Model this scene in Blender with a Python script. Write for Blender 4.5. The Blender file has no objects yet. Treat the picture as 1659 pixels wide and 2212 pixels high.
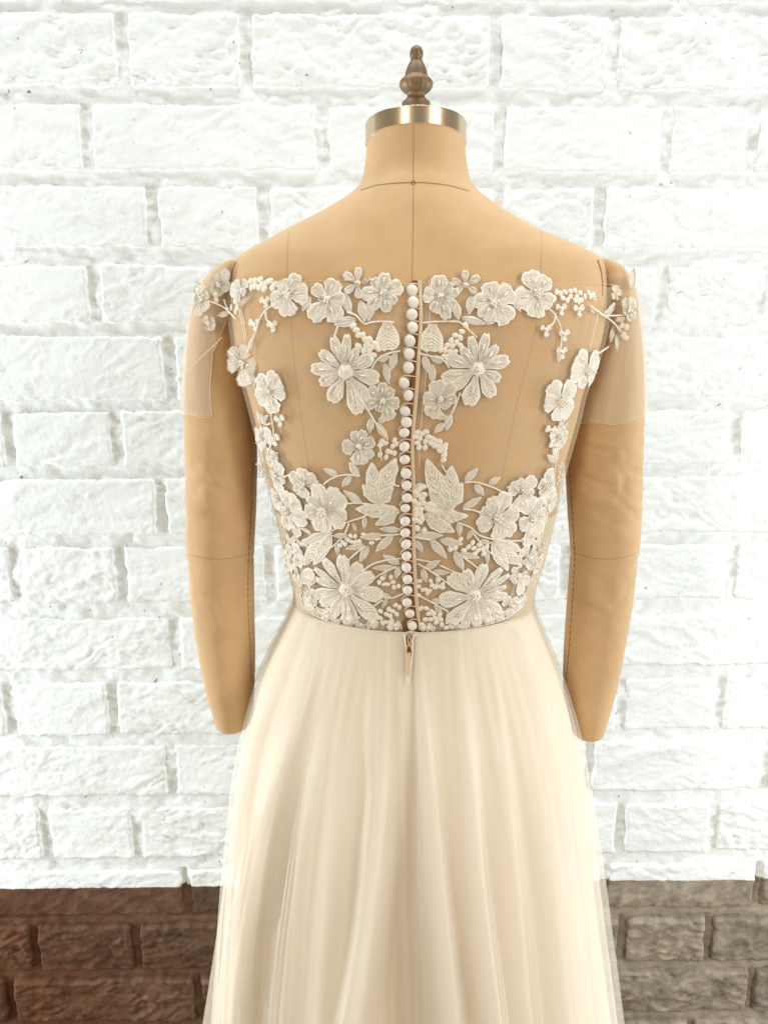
import bpy, math, random
import numpy as np
from mathutils import Vector, Matrix
from mathutils.bvhtree import BVHTree

random.seed(7)
rng = np.random.default_rng(11)
sc = bpy.context.scene
COL = sc.collection

# ------------------------------------------------------------------ camera
PITCH = math.radians(12.7)
FPX = 1650.0                       # focal length, in units of a 1659 x 2212 chart of the picture
CAM = Vector((0.0, -0.77, 1.55))
cd = bpy.data.cameras.new("camera")
cam = bpy.data.objects.new("camera", cd)
COL.objects.link(cam)
cam.location = CAM
cam.rotation_euler = (math.radians(90) - PITCH, 0, 0)
cd.sensor_fit = 'VERTICAL'
cd.sensor_height = 36.0
cd.lens = 36.0 * FPX / 2212.0
cd.clip_start = 0.02
cd.clip_end = 60
sc.camera = cam

# ------------------------------------------------------------------ world, lamps, exposure
w = bpy.data.worlds.new("World")
sc.world = w
w.use_nodes = True
bg = w.node_tree.nodes["Background"]
bg.inputs[0].default_value = (0.95, 0.84, 0.70, 1)
bg.inputs[1].default_value = 0.31
sc.view_settings.view_transform = 'Standard'
sc.view_settings.look = 'None'
sc.view_settings.exposure = 0.0
sc.view_settings.gamma = 1.0
sc.cycles.transparent_max_bounces = 24
sc.cycles.max_bounces = 8


def lamp(name, loc, target, sx, sy, power, col):
    l = bpy.data.lights.new(name, 'AREA')
    l.shape = 'RECTANGLE'
    l.size, l.size_y = sx, sy
    l.energy = power
    l.color = col
    o = bpy.data.objects.new(name, l)
    COL.objects.link(o)
    o.location = loc
    d = Vector(target) - Vector(loc)
    o.rotation_euler = d.to_track_quat('-Z', 'Y').to_euler()
    return o


lamp("ceiling_wall_washer", (0.0, 0.0, 3.9), (0, 0.5, 0.8), 3.0, 0.35, 60, (0.86, 0.945, 1.0))
lamp("added_side_fill", (-1.85, 0.06, 0.95), (0.0, 0.40, 0.95), 0.3, 1.6, 38, (0.86, 0.945, 1.0))  # added unseen side lamps, to even out the wall and rim the arms
lamp("added_side_fill", (1.85, 0.06, 0.95), (0.0, 0.40, 0.95), 0.3, 1.6, 25, (0.86, 0.945, 1.0))
lamp("room_softbox", (1.45, -1.65, 1.90), (0.03, 0, 1.10), 0.45, 1.5, 22.5, (1.0, 0.985, 0.945))
lamp("room_softbox", (-0.9, -1.9, 2.0), (0.03, 0, 1.15), 0.22, 1.4, 12, (1.0, 0.92, 0.79))

# ------------------------------------------------------------------ chart of the place: a line of sight cut by a real plane or surface
FWD = Vector((0, math.cos(PITCH), -math.sin(PITCH)))
UPV = Vector((0, math.sin(PITCH), math.cos(PITCH)))


def sight(x, y):
    return (FWD * FPX + Vector((1, 0, 0)) * (x - 829.5) + UPV * (1106 - y)).normalized()


def at_depth(x, y, Y=0.0):
    d = sight(x, y)
    return CAM + d * ((Y - CAM.y) / d.y)


def chart2(x, y): return 392.2 + .30832 * x, 545.6 + .30832 * y
def chart3(x, y): return 852.5 + .32887 * x, 545.6 + .32887 * y
def chart4(x, y): return 545.6 + .21582 * x, 937.8 + .21582 * y
def chart5(x, y): return 835.5 + .23638 * x, 937.8 + .23638 * y


# ------------------------------------------------------------------ small helpers
def mesh_obj(name, verts, faces, mat, parent=None, smooth=True, uvs=None):
    me = bpy.data.meshes.new(name)
    me.from_pydata([tuple(v) for v in verts], [], faces)
    if smooth:
        me.polygons.foreach_set("use_smooth", [True] * len(me.polygons))
    if uvs is not None:
        uv = me.uv_layers.new(name="UVMap")
        li = np.empty(len(me.loops), dtype=np.int32)
        me.loops.foreach_get("vertex_index", li)
        uv.data.foreach_set("uv", np.asarray(uvs, dtype=np.float32)[li].ravel())
    me.materials.append(mat)
    o = bpy.data.objects.new(name, me)
    COL.objects.link(o)
    if parent:
        o.parent = parent
    return o


def thing(name, label, cat, loc=(0, 0, 0), rotz=0):
    o = bpy.data.objects.new(name, None)
    COL.objects.link(o)
    o.location = loc
    o.rotation_euler = (0, 0, rotz)
    o['label'] = label
    o['category'] = cat
    return o


def grid_faces(nu, nv, closed_u=False):
    f = []
    for j in range(nv - 1):
        for i in range(nu if closed_u else nu - 1):
            a = j * nu + i
            b = j * nu + (i + 1) % nu
            f.append((a, b, b + nu, a + nu))
    return f


def tube(points, r, seg=6, cap=True):
    """verts, faces of a tube; r is a number or a list"""
    P = [Vector(p) for p in points]
    n = len(P)
    V, F = [], []
    ref = None
    for i, p in enumerate(P):
        t = (P[min(i + 1, n - 1)] - P[max(i - 1, 0)])
        t = t.normalized() if t.length > 1e-9 else Vector((0, 0, 1))
        if ref is None:
            ref = Vector((0, 1, 0)) if abs(t.y) < .9 else Vector((1, 0, 0))
        a = (ref - t * ref.dot(t)).normalized()
        b = t.cross(a)
        ref = a
        rr = r[i] if hasattr(r, '__len__') else r
        for k in range(seg):
            an = 2 * math.pi * k / seg
            V.append(p + a * (rr * math.cos(an)) + b * (rr * math.sin(an)))
    F += grid_faces(seg, n, True)
    if cap:
        F.append(tuple(range(seg - 1, -1, -1)))
        F.append(tuple(range((n - 1) * seg, n * seg)))
    return V, F


def join(parts):
    V, F = [], []
    for v, f in parts:
        o = len(V)
        V += list(v)
        F += [tuple(i + o for i in q) for q in f]
    return V, F


def ball(c, r, nu=10, nv=6, squash=None):
    V, F = [], []
    c = Vector(c)
    V.append(Vector((0, 0, r)))
    for j in range(1, nv):
        a = math.pi * j / nv
        for i in range(nu):
            b = 2 * math.pi * i / nu
            V.append(Vector((r * math.sin(a) * math.cos(b), r * math.sin(a) * math.sin(b), r * math.cos(a))))
    V.append(Vector((0, 0, -r)))
    for i in range(nu):
        F.append((0, 1 + i, 1 + (i + 1) % nu))
    for j in range(nv - 2):
        for i in range(nu):
            a = 1 + j * nu + i
            b = 1 + j * nu + (i + 1) % nu
            F.append((a, a + nu, b + nu, b))
    L = len(V) - 1
    for i in range(nu):
        F.append((L, 1 + (nv - 2) * nu + (i + 1) % nu, 1 + (nv - 2) * nu + i))
    if squash is not None:
        V = [squash @ v for v in V]
    return [v + c for v in V], F


def catmull(xs, table, x):
    """smooth interpolation of table rows (columns) over increasing xs"""
    xs = np.asarray(xs, float)
    T = np.asarray(table, float)
    x = np.clip(np.asarray(x, float), xs[0], xs[-1])
    m = np.zeros_like(T)
    d = (T[1:] - T[:-1]) / (xs[1:] - xs[:-1])[:, None]
    m[1:-1] = np.where(d[:-1] * d[1:] > 0, 2 * d[:-1] * d[1:] / (d[:-1] + d[1:] + 1e-30), 0)
    m[0], m[-1] = d[0], d[-1]
    i = np.clip(np.searchsorted(xs, x, side='right') - 1, 0, len(xs) - 2)
    h = (xs[i + 1] - xs[i])
    s = ((x - xs[i]) / h)[:, None]
    h = h[:, None]
    return ((2 * s**3 - 3 * s**2 + 1) * T[i] + (s**3 - 2 * s**2 + s) * h * m[i]
            + (-2 * s**3 + 3 * s**2) * T[i + 1] + (s**3 - s**2) * h * m[i + 1])


_tab = rng.random((256, 256))


def vnoise(x, y):
    xi = np.floor(x).astype(int)
    yi = np.floor(y).astype(int)
    fx, fy = x - xi, y - yi
    fx = fx * fx * fx * (fx * (fx * 6 - 15) + 10)
    fy = fy * fy * fy * (fy * (fy * 6 - 15) + 10)
    g = lambda a, b: _tab[a & 255, b & 255]
    return ((g(xi, yi) * (1 - fx) + g(xi + 1, yi) * fx) * (1 - fy)
            + (g(xi, yi + 1) * (1 - fx) + g(xi + 1, yi + 1) * fx) * fy) * 2 - 1


def fbm(x, y, o=4):
    s, a = 0, 1.0
    for k in range(o):
        s = s + a * vnoise(x + 17.3 * k, y + 9.1 * k)
        x, y, a = x * 2.03, y * 2.03, a * .5
    return s


def sstep(a, b, x):
    t = np.clip((x - a) / (b - a), 0, 1)
    return t * t * (3 - 2 * t)


# ------------------------------------------------------------------ materials
def mat_new(name):
    m = bpy.data.materials.new(name)
    m.use_nodes = True
    nt = m.node_tree
    nt.nodes.clear()
    out = nt.nodes.new("ShaderNodeOutputMaterial")
    return m, nt, out


def N(nt, t, **kw):
    n = nt.nodes.new(t)
    for k, v in kw.items():
        if k in n.inputs:
            n.inputs[k].default_value = v
        else:
            setattr(n, k, v)
    return n


def cloth(name, col, col2, scale=40, rough=.85, bump=.15, bscale=900, sheen=.2, weave=None, strength=.5):
    m, nt, out = mat_new(name)
    b = N(nt, "ShaderNodeBsdfPrincipled", Roughness=rough)
    b.inputs["Sheen Weight"].default_value = sheen
    b.inputs["Specular IOR Level"].default_value = .2
    tc = N(nt, "ShaderNodeTexCoord")
    n1 = N(nt, "ShaderNodeTexNoise", Scale=scale, Detail=4.0)
    mx = N(nt, "ShaderNodeMix", data_type='RGBA')
    mx.inputs[6].default_value = (*col, 1)
    mx.inputs[7].default_value = (*col2, 1)
    nt.links.new(tc.outputs["Object"], n1.inputs["Vector"])
    rmp = N(nt, "ShaderNodeMapRange")
    rmp.inputs[1].default_value = .3
    rmp.inputs[2].default_value = .7
    nt.links.new(n1.outputs[0], rmp.inputs[0])
    nt.links.new(rmp.outputs[0], mx.inputs[0])
    nt.links.new(mx.outputs[2], b.inputs["Base Color"])
    n2 = N(nt, "ShaderNodeTexNoise", Scale=bscale, Detail=2.0)
    if weave:
        mp = N(nt, "ShaderNodeMapping")
        mp.inputs["Scale"].default_value = weave
        nt.links.new(tc.outputs["Object"], mp.inputs[0])
        nt.links.new(mp.outputs[0], n2.inputs["Vector"])
    else:
        nt.links.new(tc.outputs["Object"], n2.inputs["Vector"])
    bp = N(nt, "ShaderNodeBump", Strength=strength, Distance=.001 * bump)
    nt.links.new(n2.outputs[0], bp.inputs["Height"])
    nt.links.new(bp.outputs[0], b.inputs["Normal"])
    nt.links.new(b.outputs[0], out.inputs[0])
    return m


def tulle(name, col, alpha, net=0.0, trans=.35, net_scale=640):
    """fine net: part of the light passes straight through, the threads scatter the rest"""
    m, nt, out = mat_new(name)
    tr = N(nt, "ShaderNodeBsdfTransparent")
    di = N(nt, "ShaderNodeBsdfDiffuse")
    di.inputs[0].default_value = (*col, 1)
    tl = N(nt, "ShaderNodeBsdfTranslucent")
    tl.inputs[0].default_value = (*col, 1)
    m1 = N(nt, "ShaderNodeMixShader")
    m1.inputs[0].default_value = trans
    nt.links.new(di.outputs[0], m1.inputs[1])
    nt.links.new(tl.outputs[0], m1.inputs[2])
    m2 = N(nt, "ShaderNodeMixShader")
    nt.links.new(tr.outputs[0], m2.inputs[1])
    nt.links.new(m1.outputs[0], m2.inputs[2])
    tc = N(nt, "ShaderNodeTexCoord")
    if net > 0:
        vo = N(nt, "ShaderNodeTexVoronoi", voronoi_dimensions='2D', feature='DISTANCE_TO_EDGE')
        vo.inputs["Scale"].default_value = net_scale
        vo.inputs["Randomness"].default_value = .2
        nt.links.new(tc.outputs["UV"], vo.inputs["Vector"])
        rm = N(nt, "ShaderNodeMapRange")
        rm.inputs[1].default_value = .08
        rm.inputs[2].default_value = .30
        rm.inputs[3].default_value = min(1, alpha + net)
        rm.inputs[4].default_value = max(0, alpha - net)
        nt.links.new(vo.outputs["Distance"], rm.inputs[0])
        nt.links.new(rm.outputs[0], m2.inputs[0])
    else:
        n1 = N(nt, "ShaderNodeTexNoise", Scale=9.0, Detail=3.0)
        nt.links.new(tc.outputs["Object"], n1.inputs["Vector"])
        rm = N(nt, "ShaderNodeMapRange")
        rm.inputs[1].default_value = 0
        rm.inputs[2].default_value = 1
        rm.inputs[3].default_value = alpha * .88
        rm.inputs[4].default_value = alpha * 1.12
        nt.links.new(n1.outputs[0], rm.inputs[0])
        nt.links.new(rm.outputs[0], m2.inputs[0])
    nt.links.new(m2.outputs[0], out.inputs[0])
    return m


def simple(name, col, rough=.5, metal=0.0, coat=0.0, spec=.5):
    m, nt, out = mat_new(name)
    b = N(nt, "ShaderNodeBsdfPrincipled", Roughness=rough, Metallic=metal)
    b.inputs["Coat Weight"].default_value = coat
    b.inputs["Specular IOR Level"].default_value = spec
    n1 = N(nt, "ShaderNodeTexNoise", Scale=60.0, Detail=3.0)
    tc = N(nt, "ShaderNodeTexCoord")
    nt.links.new(tc.outputs["Object"], n1.inputs["Vector"])
    mx = N(nt, "ShaderNodeMix", data_type='RGBA')
    mx.inputs[6].default_value = (*[c * .93 for c in col], 1)
    mx.inputs[7].default_value = (*[min(1, c * 1.05) for c in col], 1)
    nt.links.new(n1.outputs[0], mx.inputs[0])
    nt.links.new(mx.outputs[2], b.inputs["Base Color"])
    nt.links.new(b.outputs[0], out.inputs[0])
    return m


M_MUSLIN = cloth("muslin", (.595, .388, .197), (.65, .43, .228), 38, .92, .4, 330, .2, (1, 1, 3.0), .4)
M_SEAM = simple("seam_thread", (.42, .265, .13), .9, spec=.1)
M_STITCH = simple("stitch_thread", (.36, .21, .10), .9, spec=.1)
M_LACE = cloth("lace_thread", (.96, .89, .77), (.92, .83, .69), 160, .62, .5, 1500, .2, None, .6)


def lace_mat(name, along):
    """satin stitch: rows of thread with the net showing faintly between them, a denser corded rim"""
    m, nt, out = mat_new(name)
    L = nt.links.new
    b = N(nt, "ShaderNodeBsdfPrincipled", Roughness=.55)
    b.inputs["Specular IOR Level"].default_value = .35
    uv = N(nt, "ShaderNodeTexCoord")
    sx = N(nt, "ShaderNodeSeparateXYZ")
    L(uv.outputs["UV"], sx.inputs[0])
    ab = N(nt, "ShaderNodeMath", operation='ABSOLUTE')
    L(sx.outputs[1], ab.inputs[0])
    nz = N(nt, "ShaderNodeTexNoise", Scale=420.0, Detail=2.0)
    L(uv.outputs["Object"], nz.inputs["Vector"])
    q = N(nt, "ShaderNodeMath", operation='MULTIPLY_ADD')     # thread direction
    if along:
        q.inputs[1].default_value = 6.5
        L(sx.outputs[1], q.inputs[0])
        L(nz.outputs[0], q.inputs[2])
    else:
        q.inputs[1].default_value = -2.6
        L(ab.outputs[0], q.inputs[0])
        k = N(nt, "ShaderNodeMath", operation='MULTIPLY_ADD')
        k.inputs[1].default_value = 9.0
        L(sx.outputs[0], k.inputs[0])
        L(nz.outputs[0], k.inputs[2])
        L(k.outputs[0], q.inputs[2])
    pp = N(nt, "ShaderNodeMath", operation='PINGPONG')
    pp.inputs[1].default_value = .5
    L(q.outputs[0], pp.inputs[0])
    st = N(nt, "ShaderNodeMapRange")
    st.inputs[1].default_value = .05
    st.inputs[2].default_value = .36
    L(pp.outputs[0], st.inputs[0])
    rim = N(nt, "ShaderNodeMapRange")
    rim.inputs[1].default_value = .62
    rim.inputs[2].default_value = .86
    L(ab.outputs[0], rim.inputs[0])
    tipr = N(nt, "ShaderNodeMapRange")
    tipr.inputs[1].default_value = .82
    tipr.inputs[2].default_value = .93
    L(sx.outputs[0], tipr.inputs[0])
    mx_ = N(nt, "ShaderNodeMath", operation='MAXIMUM')
    L(rim.outputs[0], mx_.inputs[0])
    L(tipr.outputs[0], mx_.inputs[1])
    den = N(nt, "ShaderNodeMath", operation='MAXIMUM')
    L(st.outputs[0], den.inputs[0])
    L(mx_.outputs[0], den.inputs[1])
    c = N(nt, "ShaderNodeMix", data_type='RGBA')
    c.inputs[6].default_value = (.88, .76, .58, 1)
    c.inputs[7].default_value = (.97, .91, .80, 1)
    L(den.outputs[0], c.inputs[0])
    L(c.outputs[2], b.inputs["Base Color"])
    bp = N(nt, "ShaderNodeBump", Strength=.8, Distance=.0005)
    L(den.outputs[0], bp.inputs["Height"])
    L(bp.outputs[0], b.inputs["Normal"])
    tr = N(nt, "ShaderNodeBsdfTransparent")
    ms = N(nt, "ShaderNodeMixShader")
    al = N(nt, "ShaderNodeMapRange")
    al.inputs[3].default_value = .80
    al.inputs[4].default_value = 1.0
    L(den.outputs[0], al.inputs[0])
    L(al.outputs[0], ms.inputs[0])
    L(tr.outputs[0], ms.inputs[1])
    L(b.outputs[0], ms.inputs[2])
    L(ms.outputs[0], out.inputs[0])
    return m


M_PETAL = lace_mat("petal_stitch", True)
M_LEAF = lace_mat("leaf_stitch", False)
M_PEARL = simple("pearl", (.94, .87, .74), .25, 0, .5)
M_GLASS = simple("bugle_bead", (.92, .87, .76), .08, 0, .8)
M_BUTTON = cloth("button_satin", (.90, .84, .755), (.93, .88, .80), 60, .5, .1, 900, .2)
M_TULLE_UP = tulle("tulle_illusion", (.92, .79, .57), .28, .04, .35, 560)
M_TULLE_LOW = tulle("tulle_doubled", (.80, .67, .47), .32, .04, .35, 560)
M_SIDE = tulle("side_panel_satin", (.93, .87, .75), .60, 0, .2)
M_TULLE_SLEEVE = tulle("tulle_sleeve", (.92, .86, .73), .38, .07, .35, 600)
M_EDGE = simple("tulle_edge", (.84, .77, .64), .8, spec=.2)
M_SKIRT_IN = cloth("skirt_satin", (.855, .755, .61), (.875, .785, .645), 12, .7, .05, 500, .1)
M_SKIRT_TULLE = tulle("skirt_tulle", (.93, .88, .79), .30, 0, .45)
M_SKIRT_OUT = tulle("skirt_tulle_outer", (.92, .88, .80), .24, 0, .45)
M_FOLD = tulle("skirt_tulle_fold", (.95, .91, .84), .20, 0, .40)
M_UNDER = tulle("underskirt_net", (.80, .74, .62), .62, 0, .30)
M_CHROME = simple("polished_metal", (.68, .54, .37), .27, 1.0)
M_ZIP = simple("zip_nylon", (.64, .47, .28), .45)
M_OPENING_SHADE = simple("opening_shade", (.22, .10, .04), .9, spec=.1)  # shade inside the zip slit and gaps, put into a dark colour
M_PLACKET = simple("placket_net", (.74, .59, .40), .85, spec=.15)
M_LOOP = simple("loop_cord", (.80, .68, .52), .7)


def wood_mat():
    m, nt, out = mat_new("turned_wood")
    b = N(nt, "ShaderNodeBsdfPrincipled", Roughness=.48, Metallic=.35)
    tc = N(nt, "ShaderNodeTexCoord")
    mp = N(nt, "ShaderNodeMapping")
    mp.inputs["Scale"].default_value = (60, 60, 9)
    n1 = N(nt, "ShaderNodeTexNoise", Scale=1.0, Detail=6.0)
    cr = N(nt, "ShaderNodeValToRGB")
    cr.color_ramp.elements[0].position = .3
    cr.color_ramp.elements[0].color = (.12, .072, .035, 1)
    cr.color_ramp.elements[1].position = .75
    cr.color_ramp.elements[1].color = (.27, .18, .095, 1)
    nt.links.new(tc.outputs["Object"], mp.inputs[0])
    nt.links.new(mp.outputs[0], n1.inputs["Vector"])
    nt.links.new(n1.outputs[0], cr.inputs[0])
    nt.links.new(cr.outputs[0], b.inputs["Base Color"])
    nt.links.new(b.outputs[0], out.inputs[0])
    return m


M_WOOD = wood_mat()
LIT_EDGE_Z = [0.0]


def brick_mat(zline, mortar=False):
    m, nt, out = mat_new("lit_unlit_mortar" if mortar else "lit_unlit_brick")
    b = N(nt, "ShaderNodeBsdfPrincipled", Roughness=.75)
    b.inputs["Specular IOR Level"].default_value = .25
    geo = N(nt, "ShaderNodeNewGeometry")
    sx = N(nt, "ShaderNodeSeparateXYZ")
    nt.links.new(geo.outputs["Position"], sx.inputs[0])
    oi = N(nt, "ShaderNodeObjectInfo")
    # white of the lit upper wall, its light put into the colour
    nz = N(nt, "ShaderNodeTexNoise", Scale=14.0, Detail=6.0)
    nt.links.new(geo.outputs["Position"], nz.inputs["Vector"])
    white = N(nt, "ShaderNodeMix", data_type='RGBA')
    white.inputs[6].default_value = (.79, .835, .83, 1)
    white.inputs[7].default_value = (.85, .88, .88, 1)
    nt.links.new(nz.outputs[0], white.inputs[0])
    # sparse pits where the face is chipped
    npit = N(nt, "ShaderNodeTexNoise", Scale=75.0, Detail=2.0)
    nt.links.new(geo.outputs["Position"], npit.inputs["Vector"])
    pit = N(nt, "ShaderNodeMapRange")
    pit.inputs[1].default_value = .71 if mortar else .74
    pit.inputs[2].default_value = .77 if mortar else .80
    nt.links.new(npit.outputs[0], pit.inputs[0])
    wp = N(nt, "ShaderNodeMix", data_type='RGBA')
    wp.inputs[7].default_value = (.22, .25, .22, 1)
    nt.links.new(pit.outputs[0], wp.inputs[0])
    nt.links.new(white.outputs[2], wp.inputs[6])
    # unlit lower wall, shade put into the colour: red-brown at one end of the wall, taupe at the other
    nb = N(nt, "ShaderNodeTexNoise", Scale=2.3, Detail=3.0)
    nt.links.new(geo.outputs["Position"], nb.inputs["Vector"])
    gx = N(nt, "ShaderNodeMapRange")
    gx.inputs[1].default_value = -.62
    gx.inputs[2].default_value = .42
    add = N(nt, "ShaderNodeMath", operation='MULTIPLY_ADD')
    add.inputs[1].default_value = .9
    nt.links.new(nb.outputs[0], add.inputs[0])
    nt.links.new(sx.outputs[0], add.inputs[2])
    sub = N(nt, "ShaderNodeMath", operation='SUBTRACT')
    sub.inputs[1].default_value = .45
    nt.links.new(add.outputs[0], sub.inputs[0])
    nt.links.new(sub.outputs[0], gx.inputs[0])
    unlit = N(nt, "ShaderNodeValToRGB")
    e = unlit.color_ramp.elements
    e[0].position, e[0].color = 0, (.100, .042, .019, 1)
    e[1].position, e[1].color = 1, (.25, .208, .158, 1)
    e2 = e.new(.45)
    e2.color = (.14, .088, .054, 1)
    nt.links.new(gx.outputs[0], unlit.inputs[0])
    nf = N(nt, "ShaderNodeTexNoise", Scale=45.0, Detail=6.0)
    nt.links.new(geo.outputs["Position"], nf.inputs["Vector"])
    hv = N(nt, "ShaderNodeMapRange")
    hv.inputs[1].default_value = .25
    hv.inputs[2].default_value = .75
    hv.inputs[3].default_value = .95 if mortar else .55
    hv.inputs[4].default_value = 1.6 if mortar else 1.4
    nt.links.new(nf.outputs[0], hv.inputs[0])
    bm_ = N(nt, "ShaderNodeVectorMath", operation='SCALE')
    nt.links.new(unlit.outputs[0], bm_.inputs[0])
    each = N(nt, "ShaderNodeMapRange")
    each.inputs[3].default_value = .8
    each.inputs[4].default_value = 1.25
    nt.links.new(oi.outputs["Random"], each.inputs[0])
    hm = N(nt, "ShaderNodeMath", operation='MULTIPLY')
    nt.links.new(hv.outputs[0], hm.inputs[0])
    nt.links.new(each.outputs[0], hm.inputs[1])
    nt.links.new(hm.outputs[0], bm_.inputs["Scale"])
    # edge between the lit and unlit parts, drawn in colour
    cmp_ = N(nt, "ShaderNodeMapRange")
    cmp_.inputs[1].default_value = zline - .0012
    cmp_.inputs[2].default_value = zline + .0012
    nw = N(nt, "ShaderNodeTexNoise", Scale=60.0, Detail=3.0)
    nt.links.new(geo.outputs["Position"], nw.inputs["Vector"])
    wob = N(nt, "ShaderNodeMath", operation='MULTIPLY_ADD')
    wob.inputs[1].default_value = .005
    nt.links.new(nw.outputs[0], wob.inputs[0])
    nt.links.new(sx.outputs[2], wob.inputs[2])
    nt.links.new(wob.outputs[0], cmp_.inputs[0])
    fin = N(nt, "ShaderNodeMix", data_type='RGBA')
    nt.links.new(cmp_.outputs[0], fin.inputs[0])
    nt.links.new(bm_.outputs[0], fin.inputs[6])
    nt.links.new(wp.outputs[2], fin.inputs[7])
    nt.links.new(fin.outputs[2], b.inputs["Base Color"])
    # fine relief
    n3 = N(nt, "ShaderNodeTexNoise", Scale=170.0, Detail=5.0)
    nt.links.new(geo.outputs["Position"], n3.inputs["Vector"])
    bp = N(nt, "ShaderNodeBump", Strength=.6, Distance=.0016)
    nt.links.new(n3.outputs[0], bp.inputs["Height"])
    nt.links.new(bp.outputs[0], b.inputs["Normal"])
    nt.links.new(b.outputs[0], out.inputs[0])
    return m


# ------------------------------------------------------------------ floor
def floor_mat():
    m, nt, out = mat_new("floor_boards")
    b = N(nt, "ShaderNodeBsdfPrincipled", Roughness=.5)
    tc = N(nt, "ShaderNodeTexCoord")
    mp = N(nt, "ShaderNodeMapping")
    mp.inputs["Scale"].default_value = (2, 14, 1)
    n1 = N(nt, "ShaderNodeTexNoise", Scale=1.5, Detail=6.0)
    cr = N(nt, "ShaderNodeValToRGB")
    cr.color_ramp.elements[0].color = (.16, .10, .06, 1)
    cr.color_ramp.elements[1].color = (.30, .21, .13, 1)
    nt.links.new(tc.outputs["Object"], mp.inputs[0])
    nt.links.new(mp.outputs[0], n1.inputs["Vector"])
    nt.links.new(n1.outputs[0], cr.inputs[0])
    nt.links.new(cr.outputs[0], b.inputs["Base Color"])
    nt.links.new(b.outputs[0], out.inputs[0])
    return m


fl = mesh_obj("floor", [(-3, -3, 0), (3, -3, 0), (3, .9, 0), (-3, .9, 0)], [(0, 1, 2, 3)], floor_mat(), None, False)
fl['kind'] = 'structure'

# ------------------------------------------------------------------ brick wall
WALL_Y, YAW = 0.50, math.radians(1.03)
wall = thing("brick_wall", "rough brick wall coloured as lit white above an unlit brown band, behind the dress form", "wall",
             (0, WALL_Y, 0), YAW)
WM = Matrix.Translation((0, WALL_Y, 0)) @ Matrix.Rotation(YAW, 4, 'Z')
WI = WM.inverted()


def on_wall(x, y):
    o = WI @ CAM
    d = WI.to_3x3() @ sight(x, y)
    p = o + d * (-o.y / d.y)
    return p.x, p.z


# courses: top and bottom edge as read near the left and near the right side, and the joints along it
COURSES = [
    (-150, 16, -150, 13, [-120, 107, 500, 840, 1150, 1470, 1790]),
    (27, 200, 35, 201, [-60, 270, 531, 1067, 1320, 1690]),
    (222, 374, 231, 382, [-70, 194, 696, 1075, 1436, 1622, 1800]),
    (400, 535, 402, 550, [-110, 333, 572, 800, 1073, 1289, 1730]),
    (567, 702, 573, 704, [-130, 208, 470, 830, 1150, 1425, 1638, 1850]),
    (723, 867, 723, 867, [-30, 369, 560, 900, 1200, 1720]),
    (881, 1008, 884, 1008, [-190, 25, 257, 590, 900, 1210, 1584, 1800]),
    (1025, 1150, 1028, 1159, [-70, 350, 600, 900, 1250, 1690]),
    (1172, 1306, 1172, 1293, [-160, 42, 265, 585, 900, 1215, 1574, 1800]),
    (1333, 1450, 1316, 1434, [-60, 382, 640, 900, 1240, 1690]),
    (1474, 1590, 1450, 1573, [-180, 25, 248, 580, 900, 1120, 1336, 1551, 1790]),
    (1604, 1718, 1591, 1705, [-100, 372, 640, 900, 1270, 1650, 1860]),
    (1739, 1853, 1724, 1836, [-90, 102, 298, 640, 900, 1120, 1336, 1533, 1750]),
    (1873, 1970, 1856, 1957, [-70, 406, 640, 900, 1150, 1300, 1631, 1850]),
    (1987, 2087, 1977, 2070, [-120, 80, 298, 640, 900, 1140, 1340, 1524, 1760]),
    (2107, 2200, 2087, 2177, [-200, 28, 432, 640, 900, 1150, 1300, 1613, 1800]),
    (2220, 2310, 2192, 2290, [-60, 250, 500, 900, 1200, 1482, 1750]),
]
rows = []
for yl, bl, yr, br, js in COURSES:
    zt = (on_wall(120, yl)[1] + on_wall(1530, yr)[1]) / 2
    zb = (on_wall(120, bl)[1] + on_wall(1530, br)[1]) / 2
    ym = (yl + bl + yr + br) / 4
    rows.append((zt, zb, [on_wall(j, ym)[0] for j in js]))
# two more courses above and the courses down to the floor, laid the same way
pit_ = rows[0][0] - rows[1][0]
for k in (1, 2):
    off = .06 * k
    rows.insert(0, (rows[0][0] + .125, rows[0][1] + .125 if rows[0][0] - rows[0][1] < .13 else rows[0][0] + .02,
                    [x + off * (1 if k % 2 else -1) for x in rows[0][2]]))
zl = rows[-1][1]
k = 0
while zl > .02:
    zt = zl - .012
    zb = max(.004, zt - .085)
    rows.append((zt, zb, [x + (.09 if k % 2 else -.05) for x in rows[-1][2]]))
    zl = zb
    k += 1
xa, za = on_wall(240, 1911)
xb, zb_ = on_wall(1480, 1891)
LIT_EDGE = (za + zb_) / 2
M_BRICK = brick_mat(LIT_EDGE + .0025)
M_MORTAR = brick_mat(LIT_EDGE + .0025, True)


def relief(x, z, s):
    """split, hand-made brick face: slanting ripples, broken ledges and pits (metres)"""
    wx = fbm(x * 9 + s, z * 14 - s, 3)
    a = fbm(x * 13 + s * 3.1, z * 26 + s, 4)
    gate = sstep(-.5, .4, fbm(x * 16 + 2 * s, z * 22 - s, 2))
    rip = 1 - np.abs(fbm(x * 22 + z * 16 + wx * .9 + s, z * 105 - x * 30 + wx * 1.6, 2))
    rip = np.clip(rip, 0, 1) ** 2
    chip = np.clip(fbm(x * 60 - s, z * 75 + s, 2) - .55, 0, 1)
    fine = fbm(x * 130 + s, z * 170, 3)
    ledge = np.tanh(8 * fbm(x * 17 - s, z * 40 + 2 * s + x * 12, 3))
    return .0008 * a + .0024 * (rip - .5) * (.2 + .8 * gate) + .0005 * fine + .0008 * ledge - .0010 * chip


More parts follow.
